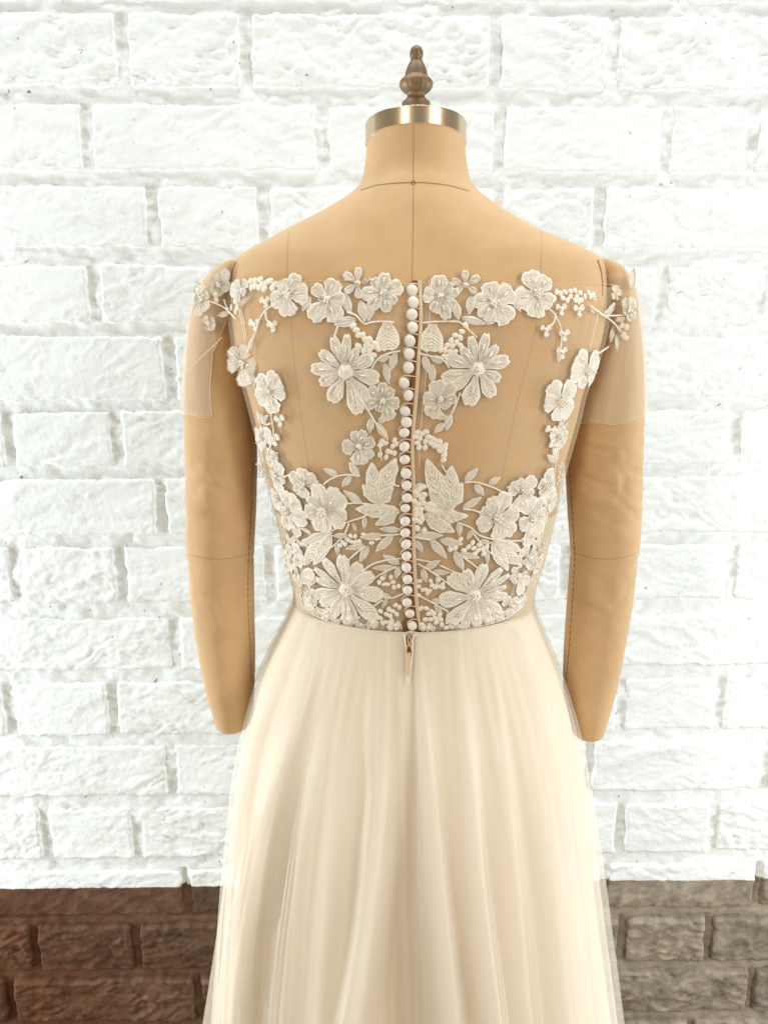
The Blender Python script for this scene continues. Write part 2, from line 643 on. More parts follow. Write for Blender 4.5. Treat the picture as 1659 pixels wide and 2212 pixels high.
JW = .0055       # half joint
for zt, zb, js in rows:            # the wall runs on past the picture at both ends
    while js[0] > -1.55:
        js.insert(0, js[0] - rng.uniform(.17, .24))
    while js[-1] < 1.55:
        js.append(js[-1] + rng.uniform(.17, .24))
nb = 0
for ri, (zt, zb, js) in enumerate(rows):
    inview = 2 <= ri < 20
    for j in range(len(js) - 1):
        x0, x1 = js[j] + JW, js[j + 1] - JW
        if x1 - x0 < .02:
            continue
        s = float(rng.random() * 100)
        step = .0032 if inview and x1 > -.75 and x0 < .75 else .012
        nx = max(6, int((x1 - x0) / step))
        nz = max(6, int((zt - zb) / step))
        cx, cz = (x0 + x1) / 2, (zt + zb) / 2
        X, Z = np.meshgrid(np.linspace(x0 - .003, x1 + .003, nx), np.linspace(zb - .002, zt + .002, nz))
        hw, hh, rad = (x1 - x0) / 2, (zt - zb) / 2, .007
        qx = np.abs(X - cx) - (hw - rad)
        qz = np.abs(Z - cz) - (hh - rad)
        sd = -(np.hypot(np.maximum(qx, 0), np.maximum(qz, 0)) + np.minimum(np.maximum(qx, qz), 0) - rad)
        sd = sd + .0022 * fbm(X * 30 + s, Z * 30 - s, 3) + .0012 * fbm(X * 120, Z * 120 + s, 2)
        prof = sstep(-.001, .0055, sd)
        tilt = (X - cx) * rng.normal(0, .006) + (Z - cz) * rng.normal(0, .012)
        unlit = float(zt < LIT_EDGE + .03)
        face = .0100 + .0035 * unlit + rng.normal(0, .0010) + tilt + (1 + .9 * unlit) * rng.uniform(.7, 1.35) * relief(X * rng.choice([-1, 1]), Z, s)
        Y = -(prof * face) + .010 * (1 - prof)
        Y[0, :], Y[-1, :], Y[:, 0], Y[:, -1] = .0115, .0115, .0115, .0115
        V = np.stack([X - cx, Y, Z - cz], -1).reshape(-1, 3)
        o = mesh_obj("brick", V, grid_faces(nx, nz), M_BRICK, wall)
        o.location = (cx, 0, cz)
        nb += 1
# mortar bed
mx0, mx1 = -1.54, 1.54
nx, nz = 520, 860
X, Z = np.meshgrid(np.linspace(mx0, mx1, nx), np.linspace(0.0, rows[0][0] + .02, nz))
Y = -.0046 + .0040 * (1 - sstep(LIT_EDGE - .02, LIT_EDGE, Z)) + .0022 * fbm(X * 30, Z * 38, 4) + .0014 * fbm(X * 110, Z * 110, 2)
for zt, zb, js in rows:            # open cracks under the bricks of the unlit lower wall
    if zb < LIT_EDGE:
        crack = np.exp(-((Z - (zb - .0042 + .0012 * vnoise(X * 40, Z * 0 + zb * 50))) / .0032) ** 2)
        Y = Y + .013 * crack * sstep(-.35, .25, fbm(X * 11, Z * 0 + zb * 30, 2))
        for xj in js:
            Y = Y + .010 * np.exp(-((X - (xj - JW + .0035)) / .0028) ** 2) * (Z < zt) * (Z > zb) * sstep(-.3, .3, vnoise(Z * 0 + xj * 9, Z * 12))
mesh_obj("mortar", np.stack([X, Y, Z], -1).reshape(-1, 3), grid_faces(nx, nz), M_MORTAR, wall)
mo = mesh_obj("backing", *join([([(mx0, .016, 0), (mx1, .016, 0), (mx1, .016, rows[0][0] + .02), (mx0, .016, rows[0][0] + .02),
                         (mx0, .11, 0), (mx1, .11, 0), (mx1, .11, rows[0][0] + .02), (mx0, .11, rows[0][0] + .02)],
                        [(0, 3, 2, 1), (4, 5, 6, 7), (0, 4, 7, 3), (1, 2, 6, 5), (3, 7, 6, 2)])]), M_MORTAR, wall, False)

# ------------------------------------------------------------------ dress form: torso
FORMX = at_depth(893, 1000).x
form = thing("dress_form", "tan muslin dress form with stuffed arms, polished neck collar and turned wooden finial", "dress form", (FORMX, 0, 0))
FM = Matrix.Translation((-FORMX, 0, 0))


def loc_f(vs):
    return [(v[0] - FORMX, v[1], v[2]) for v in vs]


TORSO = [  # chart y, left, right, depth back, depth front
    (309, 792, 1004, .049, .050), (345, 790, 1006, .050, .051), (378, 785, 1011, .052, .053), (398, 779, 1017, .055, .055),
    (412, 768, 1027, .059, .057), (428, 748, 1045, .063, .059), (448, 715, 1074, .068, .062), (470, 676, 1108, .073, .065), (495, 628, 1151, .078, .068),
    (520, 583, 1203, .083, .072), (545, 539, 1259, .088, .075), (562, 517, 1288, .091, .078), (580, 509, 1297, .094, .082), (620, 505, 1300, .100, .088),
    (680, 506, 1298, .106, .096), (740, 513, 1287, .110, .103), (800, 527, 1266, .111, .109), (850, 541, 1248, .110, .114),
    (900, 554, 1237, .108, .118), (1000, 578, 1211, .101, .118), (1100, 604, 1190, .093, .110), (1200, 626, 1165, .087, .100),
    (1290, 643, 1143, .085, .094), (1400, 615, 1175, .094, .098), (1520, 590, 1205, .108, .103), (1600, 590, 1205, .108, .103)]
ty = np.array([r[0] for r in TORSO], float)
tt = []
for r in TORSO:
    L, R = at_depth(r[1], r[0]), at_depth(r[2], r[0])
    tt.append((L.z, (L.x + R.x) / 2, (R.x - L.x) / 2, r[3], r[4]))
tt = np.array(tt)
ZNECK0, ZNECK1 = at_depth(893, 425).z, at_depth(893, 312).z


def torso_rings(y0, y1, n, off, seg=112):
    ys = np.linspace(y0, y1, n)
    T = catmull(ty, tt, ys)
    V = []
    for (z, cx, a, b, f) in T:
        sh = float(sstep(ZNECK0 - .01, ZNECK1, np.array(z))) * math.tan(math.radians(6))
        # wide flat shoulders want squarer sections than the round neck and waist
        wide = float(np.clip((a - .09) / .08, 0, 1))
        e = 2.0 + .45 * wide
        for k in range(seg):
            th = 2 * math.pi * k / seg
            s, c = math.sin(th), -math.cos(th)
            sx = math.copysign(abs(s) ** (2 / e), s)
            cy = math.copysign(abs(c) ** (2 / e), c)
            dd = (b if c < 0 else f)
            # shallow furrow along the spine between the shoulder blades
            sp = .004 * math.exp(-(sx / .16) ** 2) * wide if c < 0 else 0
            y = cy * (dd + off - sp)
            V.append((cx + sx * (a + off), y, z - y * sh + off * .0))
    return V, grid_faces(seg, n, True)


tv, tf = torso_rings(309, 1600, 200, 0)
tf = tf + [tuple(range(112))]
torso = mesh_obj("torso", loc_f(tv), tf, M_MUSLIN, form)
BV_TORSO = BVHTree.FromPolygons([Vector(v) for v in tv], tf)


# ------------------------------------------------------------------ arms
ARM_L = [(563, 500, 512, .012), (572, 484, 516, .026), (585, 468, 520, .036), (605, 448, 524, .043), (640, 430, 526, .046), (680, 419, 530, .047),
         (740, 410, 537, .047), (800, 405, 544, .047), (850, 402, 549, .046), (900, 402, 552, .045), (1000, 402, 555, .042),
         (1100, 404, 553, .040), (1196, 406, 549, .038), (1206, 408, 548, .0378), (1300, 416, 549, .036), (1400, 429, 551, .033),
         (1480, 445, 550, .030), (1540, 461, 546, .027), (1560, 467, 541, .025)]
ARM_R = [(561, 1292, 1306, .012), (570, 1290, 1322, .026), (582, 1286, 1338, .036), (605, 1280, 1352, .043), (640, 1278, 1364, .046), (680, 1273, 1370, .047),
         (740, 1262, 1378, .047), (800, 1249, 1383, .047), (850, 1238, 1385, .046), (900, 1229, 1386, .045), (1000, 1223, 1385, .042),
         (1100, 1227, 1382, .040), (1196, 1233, 1375, .038), (1206, 1233, 1373, .0378), (1300, 1226, 1363, .036), (1400, 1219, 1346, .033),
         (1480, 1217, 1330, .030), (1545, 1224, 1312, .027), (1576, 1232, 1302, .025)]
ARMY = 0.012


def arm_table(A):
    ys = np.array([a[0] for a in A], float)
    T = []
    for y, l, r, d in A:
        L, R = at_depth(l, y, ARMY), at_depth(r, y, ARMY)
        T.append((L.z, (L.x + R.x) / 2, (R.x - L.x) / 2, d))
    return ys, np.array(T)


def arm_surface(A, off=0.0, y0=None, y1=None, n=150, seg=56, k0=0, k1=None, wrinkle=True, seed=0):
    ys, T = arm_table(A)
    y0 = ys[0] if y0 is None else y0
    y1 = ys[-1] if y1 is None else y1
    yy = np.linspace(y0, y1, n)
    S = catmull(ys, T, yy)
    zelb = catmull(ys, T, np.array([1203.]))[0][0]
    V = []
    for i, (z, cx, a, d) in enumerate(S):
        for k in range(seg):
            th = 2 * math.pi * k / seg
            s, c = math.sin(th), -math.cos(th)
            q = off
            if wrinkle:
                # slack cloth: rings of shallow creases, and the elbow seam drawn in
                u = yy[i]
                m = np.exp(-((u - 1010) / 110) ** 2) + .6 * np.exp(-((u - 1270) / 70) ** 2) + .3 * np.exp(-((u - 1450) / 60) ** 2)
                nz_ = float(vnoise(np.array(seed + th * .9 + .3 * math.sin(u * .02)), np.array(u * .042 + .9 * math.sin(th * 1.3 + seed))))
                q += max(0.0, -c) * m * (.0016 * nz_ - .0032 * (1 - min(1, abs(nz_) * 1.6)) ** 3)
                q -= .0016 * math.exp(-((z - zelb) / .0016) ** 2)
            V.append((cx + s * (a + q), ARMY + c * (d + q), z))
    return V, S


BVS = [(tv, tf)]
ARMS = {}
for key, A, sd in (("L", ARM_L, 3), ("R", ARM_R, 9)):
    V, S = arm_surface(A, seed=sd)
    n, seg = 150, 56
    F = grid_faces(seg, n, True)
    # rounded end cap
    z, cx, a, d = S[-1]
    base = len(V)
    for q, dz in ((.93, .0022), (.80, .0034), (.4, .0040)):
        for k in range(seg):
            th = 2 * math.pi * k / seg
            V.append((cx + math.sin(th) * a * q, ARMY - math.cos(th) * d * q, z - dz))
    for r in range(3):
        for k in range(seg):
            a0 = base - seg + r * seg + k
            b0 = base - seg + r * seg + (k + 1) % seg
            F.append((a0, b0, b0 + seg, a0 + seg))
    F.append(tuple(range(len(V) - seg, len(V))))
    F.append(tuple(range(seg - 1, -1, -1)))
    arm = mesh_obj("arm", loc_f(V), F, M_MUSLIN, form)
    ARMS[key] = (arm, V, F)
    BVS.append((V, F))
bv_all, bf_all = join(BVS)
BV_FORM = BVHTree.FromPolygons([Vector(v) for v in bv_all], bf_all)


def hit(bvh, x, y):
    d = sight(x, y)
    p, nrm, _, _ = bvh.ray_cast(CAM, d)
    if p is None:
        p, nrm, _, _ = bvh.find_nearest(CAM + d * (.76 / d.y))
    if nrm.dot(d) > 0:
        nrm = -nrm
    return p, nrm


def dense(pts, step=12):
    out = []
    for (a, b) in zip(pts[:-1], pts[1:]):
        n = max(1, int(math.hypot(b[0] - a[0], b[1] - a[1]) / step))
        out += [(a[0] + (b[0] - a[0]) * i / n, a[1] + (b[1] - a[1]) * i / n) for i in range(n)]
    return out + [pts[-1]]


def smooth_line(pts, n=24):
    ts = np.linspace(0, 1, len(pts))
    P = np.array(pts, float)
    if len(pts) < 3:
        return [tuple(P[0] + (P[-1] - P[0]) * t) for t in np.linspace(0, 1, n)]
    out = []
    for t in np.linspace(0, 1, n):
        u = t * (len(pts) - 1)
        i = min(int(u), len(pts) - 2)
        f = u - i
        p0, p1, p2, p3 = P[max(i - 1, 0)], P[i], P[i + 1], P[min(i + 2, len(P) - 1)]
        out.append(tuple(.5 * ((2 * p1) + (-p0 + p2) * f + (2 * p0 - 5 * p1 + 4 * p2 - p3) * f * f + (-p0 + 3 * p1 - 3 * p2 + p3) * f**3)))
    return out


def seam(pts, parent, bvh, r=.00034, lift=.0001, mat=M_SEAM, n=40):
    P = []
    for x, y in smooth_line(pts, n):
        p, nn = hit(bvh, x, y)
        P.append(p + nn * lift)
    V, F = tube(P, r, 5)
    return mesh_obj("seam", loc_f(V), F, mat, parent)


seam([(893, 268), (893, 330), (893, 392)], torso, BV_TORSO)
seam([(893, 400), (892, 500), (890, 620)], torso, BV_TORSO, .00028)
seam([(890, 620), (886, 800), (880, 1100), (885, 1340)], torso, BV_TORSO, .00028)
seam([(780, 411), (815, 400), (850, 396), (893, 394), (935, 396), (975, 402), (1013, 413)], torso, BV_TORSO, .0005, .0001)
seam([(624, 500), (621, 560), (622, 620), (630, 720), (648, 880), (672, 1040)], torso, BV_TORSO, .00013)
seam([(1170, 500), (1169, 560), (1166, 620), (1155, 720), (1115, 880), (1082, 1040)], torso, BV_TORSO, .00013)
seam([(511, 566), (504, 585), (501, 605), (502, 640)], torso, BV_FORM, .0010, .0002)
seam([(1290, 562), (1297, 585), (1300, 610), (1300, 640)], torso, BV_FORM, .0010, .0002)
# small tack ring where the neck seam meets the back seam
p, nn = hit(BV_TORSO, 893, 396)
P = [p + nn * .0006 + Vector((.0016 * math.cos(a), 0, .0018 * math.sin(a))) for a in np.linspace(0, 2 * math.pi, 13)]
mesh_obj("tack", loc_f(tube(P, .0004, 5)[0]), tube(P, .0004, 5)[1], M_SEAM, torso)

for key, line, elb in (("L", [(546, 1000), (543, 1100), (537, 1205), (536, 1300), (540, 1400), (544, 1470)], [(409, 1197), (430, 1203), (470, 1208), (505, 1205), (536, 1197)]),
                       ("R", [(1229, 1000), (1236, 1110), (1241, 1205), (1236, 1300), (1229, 1400), (1222, 1480)], [(1240, 1196), (1275, 1204), (1310, 1208), (1345, 1204), (1372, 1196)])):
    arm, V, F = ARMS[key]
    bvh = BVHTree.FromPolygons([Vector(v) for v in V], F)
    seam(elb, arm, bvh, .0005, -.0003, M_SEAM)
    # hand-sewn running stitch along the inner seam: one dash after the other
    P = [hit(bvh, x, y) for x, y in smooth_line(line, 150)]
    dash = []
    for i in range(0, len(P) - 3, 4):
        dash.append(tube([P[i][0] + P[i][1] * .0003, P[i + 1][0] + P[i + 1][1] * .0005, P[i + 2][0] + P[i + 2][1] * .0003], .00045, 4))
    V2, F2 = join(dash)
    o = mesh_obj("stitching", loc_f(V2), F2, M_STITCH, arm)
    V2, F2 = tube([p_ + n_ * -.0001 for p_, n_ in P[::3]], .00035, 4)
    mesh_obj("seam", loc_f(V2), F2, M_STITCH, arm)

# ------------------------------------------------------------------ neck collar and finial
T0 = catmull(ty, tt, np.array([309.]))[0]
NZ, NCX, NR = T0[0], T0[1], T0[2]
tilt = math.tan(math.radians(6))


def lathe(profile, seg, cx, cz, tl=0.0, flute=None):
    V = []
    for j, (r, z) in enumerate(profile):
        for k in range(seg):
            th = 2 * math.pi * k / seg
            rr = r
            if flute:
                rr = r * (1 + flute(j, th))
            x, y = rr * math.sin(th), -rr * math.cos(th)
            V.append((cx + x, y, cz + z - y * tl))
    F = grid_faces(seg, len(profile), True)
    F.append(tuple(range(seg - 1, -1, -1)))
    F.append(tuple(range((len(profile) - 1) * seg, len(profile) * seg)))
    return V, F


hc = (at_depth(893, 265, -.04).z - at_depth(893, 300, -.04).z)
R = NR + .0012
prof = [(R - .004, -.0012), (R - .0006, -.0012), (R - .0002, -.0010), (R, -.0006), (R, -.0003), (R, .0003), (R, .0145), (R, .0152), (R - .0001, .0156), (R - .0004, .0160), (R - .0008, .0162), (R - .0014, .0163), (R - .003, .0164), (R * .6, .0166), (.004, .0167)]
V, F = lathe(prof, 96, NCX, NZ - .001, tilt)
col = mesh_obj("neck_collar", loc_f(V), F, M_CHROME, form)
me = col.data
me.polygons.foreach_set("use_smooth", [True] * len(me.polygons))
# finial: outline read along its axis (chart px), turned into metres at its own distance
fx = at_depth(899, 180).x
u = (at_depth(900, 150).x - at_depth(899, 150).x)
FIN = [(226, 34), (222, 31), (217, 25), (213, 21), (209, 19), (205, 19.5), (202, 22), (198, 28), (192, 33), (185, 36), (178, 35.5), (172, 32), (168, 27.5),
       (165.5, 25), (163, 24.5), (156, 23.5), (148, 21), (140, 17.5), (134, 14.2), (130, 12.6), (127.5, 12.2), (125, 13.2), (121, 14.3), (115, 14.6), (109, 13.6), (103, 10.5), (100, 7), (98.3, 3)]
zbase = at_depth(899, 228, 0).z
prof = [(r * u, at_depth(899, y, 0).z - zbase) for y, r in FIN]
prof[0] = (prof[0][0], -.012)
V, F = lathe(prof, 72, fx, zbase, 0, lambda j, th: (.045 * (abs(math.cos(th * 9)) - .6) if 6 <= j <= 11 else 0))
mesh_obj("finial", loc_f(V), F, M_WOOD, form)

# ------------------------------------------------------------------ gown
dress = thing("wedding_dress", "ivory off-shoulder wedding dress with beaded floral lace, covered buttons and tulle skirt",
              "dress", (FORMX, 0, 0))
W_SIDE = at_depth(641, 1292)
ZW = W_SIDE.z
d_ = sight(893, 1362)
YWB = (CAM + d_ * ((ZW - CAM.z) / d_.z)).y      # back of the waist seam


def bodice_shell(name, off, zt, mat, ztop_fn=None, n=90):
    V, F = torso_rings(596, 1300, n, off, 112)
    V = np.array(V)
    # cut to the neckline above and to the waist seam below
    keep = []
    for f in F:
        c = V[list(f)].mean(0)
        if ZW - .004 <= c[2] <= zt(c[0], c[1]):
            keep.append(f)
    used = sorted({i for f in keep for i in f})
    mp = {o: k for k, o in enumerate(used)}
    uv = [((i % 112) / 112 * .9, V[i][2]) for i in used]
    return mesh_obj(name, loc_f(V[used]), [tuple(mp[i] for i in f) for f in keep], mat, dress, True, uv)


z_neck = at_depth(893, 608, -.10).z
z_line = at_depth(893, 1040, -.10).z
bodice = bodice_shell("bodice", .0040, lambda x, y: z_neck, M_TULLE_UP)
lining = bodice_shell("bodice_lining", .0020, lambda x, y: z_line + .004 * math.sin((x - FORMX) * 60), M_TULLE_LOW)



def side_panel(name, mask):
    V, F = torso_rings(596, 1300, 120, .0030, 160)
    V = np.array(V)
    keep = [f for f in F if ZW - .003 <= V[list(f)].mean(0)[2] and mask(V[list(f)].mean(0))]
    used = sorted({i for f in keep for i in f})
    mp = {o: k for k, o in enumerate(used)}
    return mesh_obj(name, loc_f(V[used]), [tuple(mp[i] for i in f) for f in keep], M_SIDE, dress)


Z_SIDE = at_depth(640, 1090).z


def side_mask(c):
    up = (c[2] - ZW) / (Z_SIDE - ZW)
    return up < 1 and (abs(c[0] - FORMX + .002) > .080 + .050 * up or up < .07)


side_panel("side_panel", side_mask)

# surface that carries the lace: bodice and, above the elbow, the sleeves
bo_v, bo_f = torso_rings(560, 1310, 110, .0044, 112)
sl_parts = [(bo_v, bo_f)]
for A in (ARM_L, ARM_R):
    V, S = arm_surface(A, .0048, A[0][0], 905, 50, 48, wrinkle=False)
    sl_parts.append((V, grid_faces(48, 50, True)))
lv, lf = join(sl_parts)
BV = BVHTree.FromPolygons([Vector(v) for v in lv], lf)

# sleeves: an open flap of tulle wrapped round each upper arm
for A, y0, y1 in (("L", 600, 872), ("R", 598, 900)):
    AA = ARM_L if A == "L" else ARM_R
    n, m = 44, 60
    ys, T = arm_table(AA)
    V = []
    # angle measured from the back (-y) towards the outer side
    sg = -1 if A == "L" else 1
    for j in range(n):
        t = j / (n - 1)
        for i in range(m):
            uu = i / (m - 1)
            a0 = math.radians(-72 + 68 * min(1, t * 1.8) + 3 * math.sin(t * 9) if A == "L" else -85)
            a1 = math.radians(235)
            th = a0 + (a1 - a0) * uu
            y = y0 + (y1 - y0) * t + ((9 * math.sin(uu * 7 + 1) + 3 * math.sin(uu * 31)) * t) + (10 * t * (1 - uu) if A == "L" else 0)
            z, cx, a, d = catmull(ys, T, np.array([y]))[0]
            o_ = .0020 + .0003 * t * (1 + math.sin(th * 7 + y * .02)) + .0004 * math.sin(th * 13 + t * 5) + .0006 * max(0, math.sin(th * 9 - t * 4 + 1)) ** 4
            V.append((cx + sg * math.sin(th) * (a + o_), ARMY - math.cos(th) * (d + o_), z))
    sl = mesh_obj("sleeve", loc_f(V), grid_faces(m, n), M_TULLE_SLEEVE, dress, True, [((i % m) / m * .2, V[i][2]) for i in range(len(V))])
    parts = []
    V = [Vector(v) for v in V]
    parts.append(tube([V[j * m] for j in range(n)], .0003 if A == 'L' else .00015, 5))
    parts.append(tube([V[(n - 1) * m + i] for i in range(m)], .00018, 4))
    ev, ef = join(parts)
    mesh_obj("sleeve_edge", loc_f(ev), ef, M_EDGE, sl)


Z_BRIDGE = at_depth(893, 850).z


def bridging(p):
    return abs(p.x - FORMX) > .158 and p.z > Z_BRIDGE


def cord(name, pts, r, parent, lift=.0008, mat=M_LACE, bvh=None, n=None, flat=True, seg=6):
    P = []
    for x, y in smooth_line(pts, n or max(8, int(sum(math.hypot(b[0] - a[0], b[1] - a[1]) for a, b in zip(pts[:-1], pts[1:])) / 6))):
        p, nn = hit(bvh or BV, x, y)
        P.append(p + nn * lift)
    if any(bridging(p) for p in P):
        for _ in range(12):
            P = [P[0]] + [(P[i - 1] + P[i] * 2 + P[i + 1]) / 4 for i in range(1, len(P) - 1)] + [P[-1]]
        P = [p + Vector((0, -.0015, 0)) for p in P]
    rr = [r * (.85 + .3 * random.random()) for _ in P]
    V, F = tube(P, rr, seg)
    return mesh_obj(name, loc_f(V), F, mat, parent)


cord("sleeve_fold", [(480, 728), (455, 755), (425, 785), (404, 812)], .0005, dress, .002, M_EDGE)
cord("armhole_seam", [(512, 640), (524, 690), (533, 745), (535, 775)], .0005, dress, .0008, M_EDGE)
cord("armhole_seam", [(1288, 680), (1278, 720), (1270, 760)], .0005, dress, .0008, M_EDGE)
cord("neckline_edge", [(500, 612), (560, 606), (640, 608), (740, 606), (840, 608), (884, 614)], .0002, dress, .0003, M_PLACKET)
cord("neckline_edge", [(905, 612), (960, 606), (1040, 602), (1120, 608), (1200, 612), (1290, 612), (1340, 618)], .0002, dress, .0003, M_PLACKET)


FORCE = [None]


def on_plane(x, y, p0, nn):
    d = sight(x, y)
    return CAM + d * ((p0 - CAM).dot(nn) / d.dot(nn))


def steady(p0, n0, x0, y0, x, y):
    """second point of a piece whose first point is p0: stay on the cloth of the first one, do not jump to the arm behind"""
    q, _ = hit(BV, x, y)
    if FORCE[0] or (q - p0).length > 1.7 * math.hypot(x - x0, y - y0) * .68 / FPX + .002:
        q = on_plane(x, y, p0, n0)
    return q


def snap(p, h):
    if bridging(p) if FORCE[0] is None else FORCE[0]:            # net stretched across the armhole, clear of the form
        nn = Vector((.45 if p.x > FORMX else -.45, -.88, .12)).normalized()
        return p + nn * (h + .0012), nn
    q, nn, _, _ = BV.find_nearest(p)
    d = (q - CAM)
    if nn.dot(d) > 0:
        nn = -nn
    return q + nn * h, nn


PET_U = np.array([0, .12, .28, .45, .62, .78, .9, .97, 1.0])
PET_T = np.array([-1, -.82, -.5, -.14, 0, .14, .5, .82, 1])


def blade(base, tip, width, kind, lift=.0, jag=0.0, curl=0.0):
    """one puffy embroidered petal or leaf laid on the cloth between two surface points"""
    ax = tip - base
    L = max(ax.length, 1e-4)
    ax.normalize()
    _, nn = snap(base + ax * (L * .5), 0)
    side = nn.cross(ax).normalized()
    V, uv = [], []
    if kind == 'petal':
        W = lambda s: .30 + .70 * sstep(0, .62, s) if s < .62 else math.sqrt(max(0, 1 - ((s - .62) / .40) ** 2))
    elif kind == 'broad':
        W = lambda s: .34 + .66 * sstep(0, .55, s) if s < .55 else max(0, 1 - ((s - .55) / .47) ** 2.6) ** .5
    else:
        W = lambda s: math.sin(math.pi * min(1, max(0, s * .96 + .02)) ** .85) ** .9
    ph = random.random() * 6
    for s in PET_U:
        wd = float(W(float(s))) * width * .5
        for t in PET_T:
            k = 1 + jag * (math.sin(s * 21 + ph + (2 if t > 0 else 0)) + .6 * math.sin(s * 47 + 2 * ph)) * (abs(t) > .8)
            off = wd * t * k
            ss = s
            if kind != 'leaf':
                ss = s - .05 * (1 - abs(t)) * (s > .93) + .012 * math.sin(t * 5 + ph) * s
            p = base + ax * (L * ss) + side * (off + curl * L * math.sin(s * math.pi))
            at = abs(t)
            if kind == 'leaf':
                h = .0003 + .0010 * (1 - at ** 2.2) * (.35 + .65 * math.sin(math.pi * (.1 + .8 * s)))
                h -= .0005 * (t == 0)
            else:
                rim = .0006 * math.exp(-((at - .82) / .16) ** 2) + (.0006 if .85 < s < .95 else 0) * (1 - at)
                dome = .0007 * (1 - at ** 2) * (.5 + .5 * s)
                h = .0004 + dome + rim + .0007 * s
                h -= .0006 * (t == 0) * (s < .8)
                h += .0003 * math.sin(s * 30 + ph + at * 4)
            if at == 1 or s == 1.0:
                h = .0004 + (.0006 * s if kind != 'leaf' else 0)
            q, _ = snap(p, (lift + h) * .62)
            V.append(q)
            uv.append((s, t))
    # underside rim: the edge turns down to the cloth so the piece has thickness
    nt_ = len(PET_T)
    F = grid_faces(nt_, len(PET_U))
    ring = [i * nt_ for i in range(len(PET_U))] + [(len(PET_U) - 1) * nt_ + i for i in range(1, nt_)] + [i * nt_ + nt_ - 1 for i in range(len(PET_U) - 2, -1, -1)]
    b0 = len(V)
    for i in ring:
        q, _ = snap(V[i], -.0002)
        V.append(q)
        uv.append(uv[i])
    for k in range(len(ring) - 1):
        F.append((ring[k], b0 + k, b0 + k + 1, ring[k + 1]))
    return V, F, uv


def pearls(center, nn, n, spread, r, parent):
    t1 = nn.cross(Vector((.3, .1, 1))).normalized()
    t2 = nn.cross(t1)
    parts = []
    for i in range(n):
        a = i * 2.4 + random.random() * .5
        q = spread * math.sqrt((i + .3) / n)
        p = center + t1 * (q * math.cos(a)) + t2 * (q * math.sin(a))
        parts.append(ball(p + nn * (.0026 + .4 * r), r * (.8 + .4 * random.random()), 8, 5))
    V, F = join(parts)
    o = mesh_obj("pearl_cluster", loc_f(V), F, M_PEARL, parent)
    return o


def bugle(a, b, nn, parent):
    V, F = tube([a + nn * .0032, b + nn * .0036], .0006, 6)
    return mesh_obj("bugle_bead", loc_f(V), F, M_GLASS, parent)


def flower(ch, c, tips, wf=1.0, kind='broad', np_=7, name="lace_flower", beads=2, lift=0.0, pr=.0011, r0=.16):
    cx_, cy_ = ch(*c)
    cp, cn = hit(BV, cx_, cy_)
    if name == 'lace_flower':
        tips = [(c[0] + (t[0] - c[0]) * 1.07, c[1] + (t[1] - c[1]) * 1.07) for t in tips]
    # heart of the flower
    t1 = cn.cross(Vector((0, 0, 1))).normalized()
    t2 = cn.cross(t1)
    FORCE[0] = bridging(cp)
    if FORCE[0]:
        cn = snap(cp, 0)[1]
    mL = sum((steady(cp, cn, cx_, cy_, *ch(*t)) - cp).length for t in tips) / len(tips)
    V, F, R_ = [], [], max(.0022, 1.02 * r0 * mL)
    V.append(snap(cp, .0016 + lift)[0])
    for ring_, (q, h) in enumerate(((.5, .0015), (1.0, .0009), (1.15, .0001))):
        for k in range(12):
            a = 2 * math.pi * k / 12
            rr = R_ * q * (1 + .12 * math.sin(a * 5))
            V.append(snap(cp + t1 * rr * math.cos(a) + t2 * rr * math.sin(a), h + lift)[0])
    for k in range(12):
        F.append((0, 1 + k, 1 + (k + 1) % 12))
        for r in range(2):
            a0, b0 = 1 + r * 12 + k, 1 + r * 12 + (k + 1) % 12
            F.append((a0, a0 + 12, b0 + 12, b0))
    fo = mesh_obj(name, loc_f(V), F, M_LACE, dress)
    m = len(tips)
    ang = sorted(range(m), key=lambda i: math.atan2(tips[i][1] - c[1], tips[i][0] - c[0]))
    A_ = [math.atan2(tips[i][1] - c[1], tips[i][0] - c[0]) for i in ang]
    for q, i in enumerate(ang):
        tx, ty_ = ch(*tips[i])
        tp = steady(cp, cn, cx_, cy_, tx, ty_)
        g0 = (A_[q] - A_[q - 1]) % (2 * math.pi)
        g1 = (A_[(q + 1) % m] - A_[q]) % (2 * math.pi)
        gap = min((g0 + g1) / 2, 1.35, 2 * min(g0, g1))
        L = (tp - cp).length
        b = cp.lerp(tp, r0)
        wd = 2 * L * .66 * math.tan(gap / 2) * (1.02 if kind == 'broad' else .90) * wf
        wd = min(wd, L * (.98 if kind == 'broad' else .50))
        V, F, uv = blade(b, tp, wd, kind, lift + .0004 * (q % 2) + .0002 * (q % 3), .10 if kind == 'broad' else .04)
        mesh_obj("petal", loc_f(V), F, M_LACE if mL < .0078 else M_PETAL if kind == "broad" else M_LEAF, fo, True, uv)
        if beads and random.random() < .4 * beads:
            s_, n_ = snap(b.lerp(tp, .30), 0)
            e_, n_ = snap(b.lerp(tp, .62), 0)
            if L > .009:
                bugle(s_, e_, n_, fo)
    if np_:
        pearls(cp + cn * lift, cn, np_, .0042 if np_ > 5 else .0026, pr, fo)
    FORCE[0] = None
    return fo


